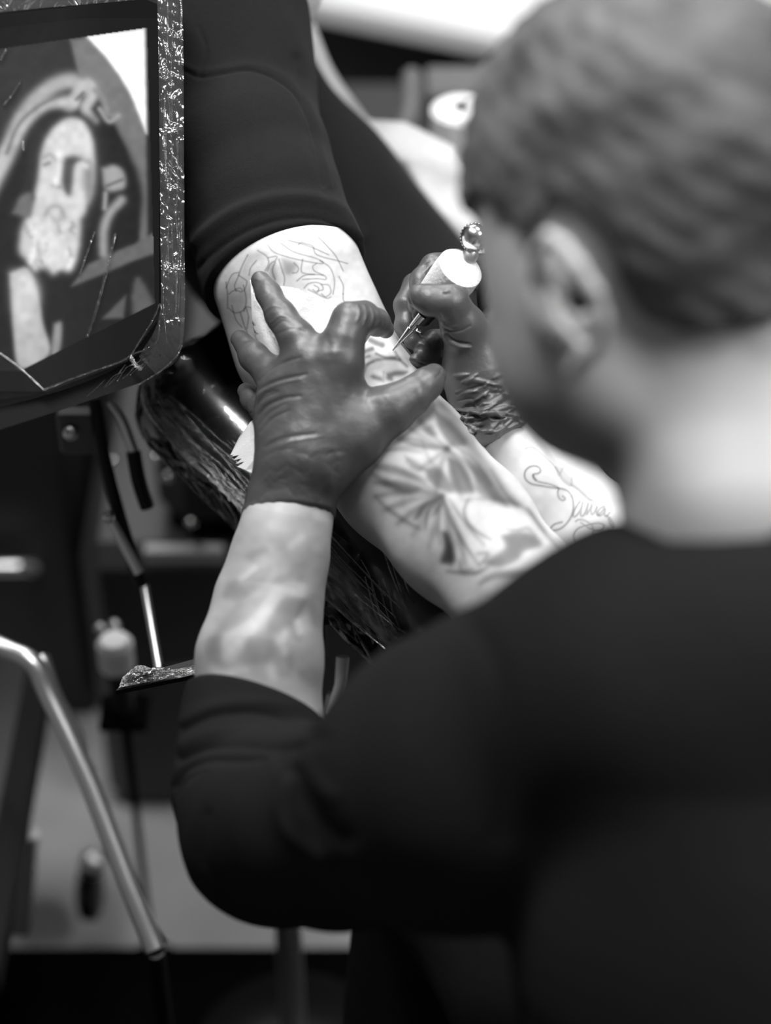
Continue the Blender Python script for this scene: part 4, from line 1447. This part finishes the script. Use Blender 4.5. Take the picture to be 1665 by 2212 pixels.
hair_fn.lo = V(980, 900, HD) - [0, 0, 0.13]; hair_fn.hi = V(2000, -200, HD) + [0, 0, 0.13]
solid('hair', hair_fn, 0.0032, M['hair'], artist, wob=lambda v: 0.0016 * noise3(v, 260, 21) + 0.0022 * noise3(v, 95, 22))

# ---- shirt
sh_torso = union([chain([(1120, 1650, 1.145, 335), (1400, 1490, 1.10, 338), (1700, 1455, 1.08, 330), (2130, 1600, 1.12, 300)], 0.03),
                  chain([(1610, 1560, 1.09, 400), (1650, 2000, 1.12, 520), (1700, 2600, 1.2, 560), (1720, 2850, 1.24, 560)], .04)], 0.02)
collar = chain([(1400, 1330, 1.11, 175), (1610, 1320, 1.09, 200)], .02)
sh_torso = union([sh_torso, collar], 0.02)


def torso_cut(X):      # neck opening: a tilted plane
    y = 1106 - X[:, 1] / 1.08 * F
    return np.maximum(sh_torso(X), (1128 - y) * 1.08 / F)


torso_cut.lo, torso_cut.hi = sh_torso.lo, sh_torso.hi
sh_larm = chain([(1080, 1665, 1.15, 345), (1000, 1690, 1.18, 332), (925, 1722, 1.21, 285), (855, 1745, 1.245, 248), (725, 1778, 1.30, 220), (600, 1775, 1.36, 218), (545, 1700, 1.385, 172), (548, 1580, 1.40, 155), (556, 1500, 1.41, 147), (562, 1440, 1.42, 140)], 0.008)
hn = np.array([0.28, 0.84, -0.46]); hn /= np.linalg.norm(hn)
hcn = V(556, 1524, 1.405)


def sl_cut(X):
    m = (X - hcn) @ hn
    far = (X[:, 0] < V(760, 1500, 1.35)[0])
    return smax(sh_larm(X), np.where(far & (X[:, 1] > V(0, 1800, 1.38)[1]), m, -1.0), 0.005)


sl_cut.lo, sl_cut.hi = sh_larm.lo, sh_larm.hi
sh_rarm = chain([(2130, 1600, 1.12, 300), (1950, 1660, 1.27, 230), (1680, 1520, 1.385, 190), (1500, 1370, 1.43, 160)], 0.012)
shirt_a = union([torso_cut, sl_cut, sh_rarm], 0.010)
hc = Canvas(350, 1100, 1665, 2212, 0.0)
A = lambda p, w, v, s: hc.stroke(p, w, v, s, 'add')
A([(400, 1575), (470, 1545), (560, 1540), (640, 1560), (700, 1595)], 10, -3.0, 9)
A([(400, 1560), (470, 1525), (560, 1515), (640, 1530), (695, 1565)], 22, 1.5, 12)
A([(390, 1640), (450, 1618), (530, 1610), (600, 1615), (680, 1605)], 12, -4.0, 9)
A([(375, 1700), (400, 1665), (450, 1645), (520, 1642), (560, 1636)], 12, -4.0, 8)
A([(380, 1720), (400, 1690), (440, 1668)], 6, -2.0, 6)
A([(395, 1610), (460, 1585), (540, 1577), (640, 1590)], 22, 2.0, 12)
A([(620, 1690), (610, 1750), (640, 1810), (700, 1850)], 20, 5.0, 14)
A([(640, 1670), (650, 1720), (690, 1780), (740, 1810)], 26, -5.0, 16)
A([(660, 1650), (690, 1690), (720, 1720)], 16, 3.0, 12)
A([(450, 1760), (440, 1850), (480, 1930), (540, 1980)], 10, -2.0, 10)
A([(700, 1560), (660, 1600), (600, 1640)], 14, -3.0, 10)
A([(1010, 1340), (1050, 1400), (1075, 1480), (1080, 1600), (1082, 1800)], 26, -4.0, 26)
A([(1360, 1180), (1450, 1160), (1560, 1155), (1665, 1155)], 9, -2.5, 8)
solid('t_shirt', shirt_a, 0.0036, M['shirt2'], artist, fine=(lambda c: nearpx(350, 1450, 800, 2050)(c) & (-c[:, 2] < 1.42), 2), height=hc,
      wob=lambda v: 0.0018 * noise3(v, 38, 31))
tr = chain([(1700, 2750, 1.30, 480), (1250, 2150, 1.52, 260), (960, 1780, 1.62, 200)], 0.03)
def seg(a, ra, b, rb): return rc(L(a), ra, L(b), rb)
kn = W(V(960, 1780, 1.62)); hp = W(V(1700, 2750, 1.30))
tr = union([seg(hp, 0.13, hp + [0.12, 0, 0], 0.13), seg(hp, 0.11, kn, 0.07), seg(kn, 0.065, [kn[0] - .05, kn[1] - .12, 0.12], 0.05),
            seg(hp + [.15, 0, 0], .11, kn + [0.42, 0.02, 0], .07), seg(kn + [.42, .02, 0], .065, [kn[0] + .5, kn[1] - .1, .12], .05)], 0.02)
solid('trousers', tr, 0.008, M['trouser'], artist, wob=lambda v: 0.002 * noise3(v, 30, 6))
for sx in (-.05, .5):
    c_ = np.array([kn[0] + sx, kn[1] - 0.12 if sx < 0 else kn[1] - .1, 0.065])
    sf = union([rc(L(c_), .045, L(c_ + [0, .17, -.02]), .035), rc(L(c_), .045, L(c_ + [0, -.04, 0]), .042)], .02)
    solid('shoe', sf, 0.006, M['black'], artist)
stl = thing('stool', [hp[0] + .06, hp[1], 0], 'round black stool the tattoo artist sits on', 'stool')
MB().lathe([hp[0] + .06, hp[1], hp[2] - .20], (0, 0, 1), [(0, .17), (.01, .185), (.06, .185), (.075, .17)], 36).build('seat', M['vinyl'], stl)
MB().tube([[hp[0] + .06, hp[1], .06], [hp[0] + .06, hp[1], hp[2] - .2]], .025).build('column', M['chrome'], stl)
for i in range(5):
    a = i * 2 * math.pi / 5
    MB().tube([[hp[0] + .06, hp[1], .08], [hp[0] + .06 + .26 * math.cos(a), hp[1] + .26 * math.sin(a), .05]], .014).build('leg', M['black'], stl)
    MB().ball([hp[0] + .06 + .26 * math.cos(a), hp[1] + .26 * math.sin(a), .0375], .025, 12).build('castor', M['rubber'], stl)

# ================================================================ gloved hands
g_palm = union([
    chain([(622, 1150, 1.45, 95), (626, 1108, 1.45, 92), (636, 1050, 1.45, 85), (650, 990, 1.446, 82)], .01),
    chain([(632, 1000, 1.450, 64), (602, 900, 1.462, 46)], .01),
    chain([(645, 1000, 1.446, 64), (625, 850, 1.452, 52)], .01),
    chain([(660, 990, 1.444, 66), (672, 790, 1.445, 52)], .01),
    chain([(680, 990, 1.444, 62), (732, 785, 1.440, 50)], .01),
    ell(V(680, 890, 1.452), (0.037, 0.045, 0.0145)),
    chain([(690, 1000, 1.446, 64), (768, 942, 1.446, 60), (845, 884, 1.446, 50)], .012),
], 0.016)
g_f = [
    # index, bent over the far side of the arm
    chain([(732, 785, 1.440, 48), (742, 735, 1.440, 42), (756, 694, 1.443, 39), (785, 686, 1.452, 33), (812, 696, 1.464, 27), (832, 711, 1.476, 20)], 0.006),
    # middle, reaching up the arm
    chain([(674, 790, 1.447, 46), (640, 730, 1.450, 39), (605, 680, 1.458, 32), (580, 635, 1.470, 26), (562, 606, 1.478, 21)], 0.004),
    # ring
    chain([(625, 850, 1.455, 46), (585, 806, 1.463, 37), (548, 770, 1.478, 31), (518, 732, 1.494, 20)], 0.004),
    # little finger
    chain([(602, 900, 1.464, 42), (568, 880, 1.478, 30), (545, 862, 1.490, 24), (530, 845, 1.500, 18)], 0.004),
    # thumb
    chain([(845, 884, 1.446, 50), (890, 855, 1.448, 40), (920, 830, 1.455, 34), (937, 812, 1.462, 27)], 0.005),
]
glove_l = union([g_palm] + g_f, 0.007)


def lglove_open(X):     # cut the cuff at the wrist
    n_ = np.array([0.02, 0.95, -0.25])
    return smax(glove_l(X), -((X - V(622, 1112, 1.45)) @ n_), 0.003)


lglove_open.lo, lglove_open.hi = glove_l.lo, glove_l.hi
cuff_pts = []
rim_c, rim_r = V(622, 1112, 1.452), 94 * 1.45 / F
n_ = np.array([0.02, 0.95, -0.25]); n_ /= np.linalg.norm(n_)
u_ = np.cross(n_, [0, 0, 1.0]); u_ /= np.linalg.norm(u_); w_ = np.cross(n_, u_)
rim = union([rc(rim_c + rim_r * (math.cos(a) * u_ + math.sin(a) * w_), .0022, rim_c + rim_r * (math.cos(a + .27) * u_ + math.sin(a + .27) * w_), .0022)
             for a in np.arange(0, 6.28, .2618)], .001)
lg = union([lglove_open, rim], 0.0025)
hc = Canvas(480, 560, 980, 1160, 0.0)
z3 = zf(460, 460, 0.3123)
z4b = zf(480, 840, 0.3123)
A = lambda p, w, v, s=2.5, z=z3: hc.stroke(z(p), w * .3123, v * (.6 if z is z3 else .42), s * 1.3, 'add', taper=True)
A([(320, 1160), (400, 1080), (500, 1030), (600, 1000)], 16, -1.6)
A([(260, 1270), (350, 1200), (480, 1150), (640, 1115)], 20, -2.2)
A([(270, 1300), (360, 1225), (480, 1175), (600, 1150)], 16, 1.1)
A([(280, 1350), (350, 1260), (420, 1230)], 14, -1.6)
A([(300, 1400), (400, 1320), (560, 1270)], 14, -1.2)
A([(200, 170), (260, 80), (380, 20)], 20, -2.4, 2.5, z4b)
A([(230, 210), (300, 120), (430, 60), (540, 50)], 20, -2.2, 2.5, z4b)
A([(255, 250), (320, 170), (440, 100)], 16, -1.6, 2.5, z4b)
A([(270, 300), (340, 210), (460, 150)], 14, -1.8, 2.5, z4b)
A([(290, 400), (370, 360), (480, 330), (640, 310)], 22, -1.5, 3, z4b)
A([(300, 430), (420, 380), (560, 350), (700, 330)], 14, 0.8, 3, z4b)
A([(280, 480), (380, 430), (500, 410)], 12, -0.8, 3, z4b)
for i in range(34):
    rr = random.Random(100 + i)
    x, y = rr.uniform(260, 780), rr.uniform(360, 800)
    A([(x, y), (x + rr.uniform(20, 60), y + rr.uniform(-50, 40)), (x + rr.uniform(50, 110), y + rr.uniform(-80, 60))], rr.uniform(16, 30), rr.choice([-0.8, -0.5, 0.7, 0.5]), 3.5, z4b)
A([(340, 690), (420, 640), (500, 660)], 16, 0.8, 2); A([(400, 760), (470, 710), (560, 740), (620, 790)], 14, 0.9, 2)
A([(420, 800), (480, 750), (560, 775)], 12, -1.0, 2); A([(440, 840), (540, 800), (640, 820)], 12, -0.7, 2)
A([(280, 450), (340, 470), (400, 450)], 10, 0.5, 2); A([(360, 560), (420, 550), (470, 570)], 12, -0.6, 2)
A([(180, 900), (230, 880), (280, 900)], 10, -0.5, 2); A([(380, 690), (420, 650), (460, 620)], 12, -0.7, 2)
for q in ([(1000, 640), (1010, 700), (990, 760)], [(1040, 640), (1060, 700), (1040, 780)], [(1090, 650), (1110, 720), (1080, 800)], [(1130, 680), (1150, 740), (1120, 800)], [(1170, 700), (1180, 760), (1150, 820)]):
    A(q, 18, 1.4, 1.8)
A([(1540, 1140), (1570, 1110), (1580, 1080)], 10, -1.2, 1.5)
A([(840, 940), (840, 990)], 70, 1.6, 10); A([(900, 1260), (1100, 1290), (1260, 1230)], 60, 1.2, 14)
A([(730, 700), (760, 800), (800, 900)], 10, -0.6, 5)
solid('glove', lg, 0.0016, M['glove'], artist, fine=(lambda c: np.ones(len(c), bool), 2), height=hc,
      wob=lambda v: 0.00018 * noise3(v, 420, 41) + 0.00035 * noise3(v, 150, 42) * np.clip((1106 - pxof(v)[1]) / -400 + 1, .3, 1))

# right glove
D = 1.505
g_r = union([
    chain([(1098, 955, 1.502, 86), (1078, 920, 1.502, 78), (1052, 860, 1.502, 74), (1035, 800, 1.500, 76), (1022, 745, 1.498, 60)], .01),
    chain([(1062, 870, 1.515, 74), (1080, 740, 1.525, 60), (1085, 660, 1.53, 42)], .01),
    ell(V(1050, 800, 1.512), (0.026, 0.036, 0.02)),
], 0.012)
r_f = [
    # thumb nearest to the camera, tip to the left
    chain([(1030, 775, 1.495, 62), (1000, 705, 1.480, 48), (972, 652, 1.468, 39), (930, 648, 1.466, 33), (906, 640, 1.468, 28)], 0.004),
    # index, arched over the grip
    chain([(1085, 650, 1.53, 38), (1030, 580, 1.530, 30), (985, 563, 1.520, 23), (935, 574, 1.512, 25), (910, 606, 1.508, 24), (903, 660, 1.500, 22)], 0.004),
    # middle
    chain([(1080, 680, 1.54, 40), (960, 600, 1.545, 30), (896, 618, 1.530, 26), (877, 658, 1.522, 25), (878, 705, 1.518, 24), (890, 735, 1.515, 19)], 0.004),
    # ring and little finger, curled under the machine
    chain([(1060, 760, 1.535, 40), (975, 730, 1.535, 26), (935, 738, 1.525, 24), (918, 752, 1.515, 21)], 0.004),
    chain([(1050, 820, 1.53, 40), (975, 790, 1.530, 25), (930, 775, 1.520, 22), (900, 778, 1.508, 17)], 0.004),
]
glove_r = union([g_r] + r_f, 0.005)
nr_ = V(1095, 950, 1.5) - V(1040, 820, 1.5); nr_ /= np.linalg.norm(nr_)
nr_ = np.array([0.50, -0.80, 0.2]); nr_ /= np.linalg.norm(nr_)
rb_c = V(1094, 945, 1.502)


def rglove_open(X):
    return smax(glove_r(X), (X - rb_c) @ nr_, 0.003)


rglove_open.lo, rglove_open.hi = glove_r.lo, glove_r.hi
u_ = np.cross(nr_, [0, 0, 1.0]); u_ /= np.linalg.norm(u_); w_ = np.cross(nr_, u_)
rr_ = random.Random(8)
ring_ = []
for i in range(28):
    a = i * 2 * math.pi / 28
    q = 86 * 1.5 / F * (1 + 0.06 * math.sin(3 * a) + rr_.gauss(0, .025))
    ring_.append(rb_c + nr_ * rr_.gauss(0, .0015) + q * (math.cos(a) * u_ + math.sin(a) * w_))
rim = union([rc(ring_[i], .0014, ring_[(i + 1) % 28], .0014) for i in range(28)], .001)
ruff = []
for k, (x, y) in enumerate([(1085, 915), (1075, 893), (1068, 872), (1088, 930)]):
    ruff.append(chain([(x - 68, y + 38, 1.475, 9), (x - 20, y + 8, 1.468, 10), (x + 30, y - 22, 1.475, 9), (x + 62, y - 34, 1.49, 6)], .003))
rg = union([rglove_open, rim] + ruff, 0.004)
hc = Canvas(830, 500, 1180, 1000, 0.0)
z5 = zf(820, 460, 1 / 4.097)
A = lambda p, w, v, s=2.2: hc.stroke(z5(p), w / 4.097, v, s, 'add', taper=True)
A([(570, 1080), (620, 1140), (700, 1180), (800, 1190)], 26, 1.8)
A([(590, 1070), (640, 1120), (720, 1150), (800, 1160)], 20, -1.5)
A([(560, 1020), (640, 1050), (720, 1040), (800, 1000)], 16, -1.0)
A([(560, 990), (620, 1010), (680, 1000)], 14, 0.8)
A([(540, 900), (560, 960), (600, 930)], 16, -0.8)
A([(400, 520), (440, 480), (490, 440)], 20, 0.9); A([(420, 540), (470, 500)], 18, -1.2); A([(380, 480), (430, 440)], 14, -0.6)
A([(250, 700), (270, 780), (310, 860)], 14, -0.6)
A([(640, 680), (600, 690), (560, 700)], 30, 0.8)
for i in range(40):
    q = random.Random(300 + i)
    x, y = q.uniform(620, 1180), q.uniform(1440, 1960)
    A([(x, y), (x + q.uniform(40, 90), y + q.uniform(-50, 10)), (x + q.uniform(100, 240), y + q.uniform(-90, 20))], q.uniform(20, 44), q.choice([-2.2, -1.4, 1.8, 1.3]), 2.2)
A([(700, 1770), (860, 1800), (1020, 1810), (1180, 1800)], 30, -3.2); A([(680, 1740), (860, 1770), (1060, 1780), (1220, 1720)], 24, 2.2)
A([(760, 1870), (900, 1930), (1040, 1930), (1150, 1860)], 24, 2.0)
A([(250, 1310), (330, 1320), (400, 1340)], 12, -1.2); A([(270, 1280), (340, 1300), (420, 1310)], 12, 0.9)
A([(330, 1180), (360, 1160), (420, 1180)], 14, 0.6)
solid('glove', rg, 0.0014, M['glove'], artist, fine=(lambda c: np.ones(len(c), bool), 2), height=hc, wob=lambda v: 0.00025 * noise3(v, 330, 43))

# ================================================================ tattoo machine
nd_tip = V(848, 757, 1.493)
tm = thing('tattoo_machine', W(nd_tip), 'tattoo machine with a white wrapped grip held in the gloved hand', 'tattoo machine')
p_t0, p_t1 = V(862, 740, 1.491), V(907, 688, 1.484)
MB().tube([W(nd_tip), W(p_t0)], [0.0006, 0.0012], 10).build('needle', M['brushed'], tm)
MB().lathe(W(p_t0), W(p_t1) - W(p_t0), [(0, .0013), (.006, .0019), (.0135, .0030), (.0137, .0024), (.018, .0030), (.026, .0036)], 20).build('tip', M['chrome'], tm)
c1 = V(903, 694, 1.492)
MB().lathe(W(c1), W(V(930, 660, 1.486)) - W(c1), [(0, .0052), (0.0006, .0062), (.003, .0076), (.012, .0086)], 24).build('tube_mouth', M['black'], tm)
MB().tube([W(V(908, 716, 1.484)), W(V(900, 712, 1.482))], .0012, 8).build('set_screw', M['chrome'], tm)
gA, gB = V(935, 655, 1.505), V(986, 590, 1.478)
gax = W(gB) - W(gA)
glen = np.linalg.norm(gax)
MB().lathe(W(gA), gax, [(0, .012), (.006, .0155), (glen - .004, .0172), (glen + .006, .0168), (glen + .0085, .0135), (glen + .009, .006)], 40).build('grip', M['tape'], tm)
# head end: clamp, cord clip and the polished ball knob
MB().lathe(W(V(1003, 574, 1.482)), W(V(1022, 540, 1.478)) - W(V(1003, 574, 1.482)), [(0, .005), (.003, .0062), (.010, .0058), (.013, .0042)], 20).build('clamp', M['brushed'], tm)
kb = V(1025, 512, 1.474)
mb = MB().ball(W(kb), .0098, 28)
M['knob'] = mat('polished_steel', 0.95, 0.22, metal=1.0)
kn_o = mb.build('knob', M['knob'], tm)
mb = MB()
for i in range(24):
    a = i * 2 * math.pi / 24
    mb.ball(W(kb + .0096 * np.array([math.cos(a), math.sin(a), -.15])), .0011, 8)
mb.build('knurled_ring', M['chrome'], kn_o)
cordp = [W(V(x, y, d)) for x, y, d in [(1020, 545, 1.488), (1040, 560, 1.495), (1046, 600, 1.50), (1040, 650, 1.515), (1060, 720, 1.56), (1120, 900, 1.64), (1150, 1150, 1.72)]]
MB().tube(spline(cordp, 8), .0035, 12).build('cord', M['black'], tm)
MB().box(W(V(1034, 560, 1.488)), .005, .004, .007, bev=.001).build('cord_clip', M['vinyl'], tm)

# ================================================================ paper towel under the left hand
def lay(name, pts_px, lift, parent=None, n=26, wob=0.0006, folds=None, th=0.0006, seed=1):
    P = np.array(pts_px, float)
    x0, y0 = P.min(0); x1, y1 = P.max(0)
    st_ = max((x1 - x0), (y1 - y0)) / n
    nx, ny = int((x1 - x0) / st_) + 2, int((y1 - y0) / st_) + 2
    r = np.random.default_rng(seed)
    X, Y = np.meshgrid(x0 + np.arange(nx) * st_, y0 + np.arange(ny) * st_)
    sd = poly_sd(X, Y, P)
    inside = sd < st_ * 0.75
    # pull the outer ring of points onto the outline
    gx = poly_sd(X + .5, Y, P) - sd; gy = poly_sd(X, Y + .5, P) - sd
    gl = np.hypot(gx, gy) + 1e-6
    push = np.where(sd > 0, sd, 0)
    X2, Y2 = X - gx / gl * push, Y - gy / gl * push
    idx = -np.ones(X.shape, int); v = []
    for j in range(ny):
        for i in range(nx):
            if inside[j, i]:
                x, y = X2[j, i], Y2[j, i]
                d = trace(arm_f, x, y, 1.3)
                if d > 1.60: d = 1.60
                dd = lift + r.normal() * wob * .3
                if folds is not None: dd += folds(x, y)
                idx[j, i] = len(v); v.append(V(x, y, d - dd))
    f = []
    for j in range(ny - 1):
        for i in range(nx - 1):
            q = [idx[j, i], idx[j + 1, i], idx[j + 1, i + 1], idx[j, i + 1]]
            if min(q) >= 0: f.append(q)
    o = mesh_obj(name, W(np.array(v)), f, M['paper'], parent)
    md = o.modifiers.new('thickness', 'SOLIDIFY'); md.thickness = th; md.offset = 0
    return o


pt = thing('paper_towel', PW(600, 760, 1.50), 'folded white paper towel pinned under the left gloved hand', 'paper towel')
lay('top_fold', [(604, 618), (640, 622), (728, 662), (745, 700), (720, 735), (660, 740), (620, 700), (600, 660)], 0.004, pt, 30, folds=lambda x, y: 0.002 * math.sin(x * .05 + y * .03), seed=2)
lay('side_fold', [(540, 598), (552, 640), (585, 705), (612, 760), (600, 800), (570, 790), (545, 700)], 0.006, pt, 30, folds=lambda x, y: 0.002 * math.sin((x - y * .4) * .12), seed=3)
lay('lower_fold', [(540, 790), (570, 812), (580, 850), (556, 845)], 0.004, pt, 12, seed=4)
# pleated fan, lower left of the hand: a stack of folded layers
fan = [[(566, 888), (540, 912), (516, 945), (497, 984), (540, 972), (582, 962)],
       [(575, 930), (540, 950), (500, 986), (545, 978), (582, 972)],
       [(578, 940), (540, 962), (504, 994), (548, 985), (584, 978)],
       [(578, 945), (545, 970), (509, 1002), (552, 990), (586, 984)],
       [(578, 950), (550, 975), (517, 1007), (556, 996), (588, 988)],
       [(580, 955), (556, 984), (512, 1008), (530, 1015), (556, 1028), (590, 1010)]]
for i, row in enumerate(fan):
    d = 1.482 - 0.0022 * i
    k = len(row)
    dq = [d - 0.003 * math.sin((x - 497) / 30.0) for x, y in row]
    v = [PW(x, y, q) for (x, y), q in zip(row, dq)] + [PW(x, y, q + 0.0012) for (x, y), q in zip(row, dq)]
    MB().add(v, [tuple(range(k)), tuple(range(2 * k - 1, k - 1, -1))] + [(j, j + k, (j + 1) % k + k, (j + 1) % k) for j in range(k)]).build('folded_layer', M['paper'], pt, smooth=False)
# curled corner next to the index finger
mb = MB()
v, f = [], []
for i in range(12):
    t = i / 11
    for j in range(9):
        a = -0.4 + j / 8 * 4.4
        cx, cy = 783 - 22 * t, 722 + 60 * t
        rr = 17 * (1 - t) + 4
        v.append(PW(cx + rr * math.cos(a) * .9, cy - rr * math.sin(a) * .35 - 6 * t, 1.484 - rr * math.sin(a) / 3000))
for i in range(11):
    for j in range(8):
        a = i * 9 + j
        f.append((a, a + 9, a + 10, a + 1))
o = MB().add(v, f).build('curled_corner', M['paper'], pt)
md = o.modifiers.new('thickness', 'SOLIDIFY'); md.thickness = 0.0005

# ================================================================ lamps out of the frame
def lamp(name, loc, sx, sy, label, tilt=None):
    t = thing(name, loc, label, 'lamp')
    l = np.array(loc)
    MB().box(l + [0, 0, 0.03], sx, sy, 0.02, bev=.006).build('housing', M['white'], t)
    MB().box(l + [0, 0, 0.008], sx - .01, sy - .01, 0.002).build('diffuser', M['diffuser'], t)
    MB().tube([l + [0, 0, .05], [l[0], l[1], 2.75]], .008).build('rod', M['chrome'], t)


lamp('work_lamp', (KEY[0], KEY[1], KEY[2] + .05), .28, .19, 'white rectangular work lamp hanging to the right of the long tube light')
lamp('panel_light', (1.45, .65, 2.65), .37, .37, 'square white ceiling panel light above the artist')
t = thing('tube_light', (-.44, 1.38, 2.61), 'long narrow white tube light under the ceiling over the armrest', 'lamp')
ax_ = np.array([[.69, -.72, 0], [.72, .69, 0], [0, 0, 1]])
MB().box((-.44, 1.38, 2.64), .68, .14, .02, ax_, .006).build('housing', M['white'], t)
MB().box((-.44, 1.38, 2.614), .66, .13, .003, ax_).build('diffuser', M['diffuser'], t)
MB().tube([(-.44, 1.38, 2.66), (-.44, 1.38, 2.75)], .008).build('rod', M['chrome'], t)
lamp('panel_light', (-.3, 3.3, 2.64), .6, .3, 'white ceiling panel light beyond the treatment chair')
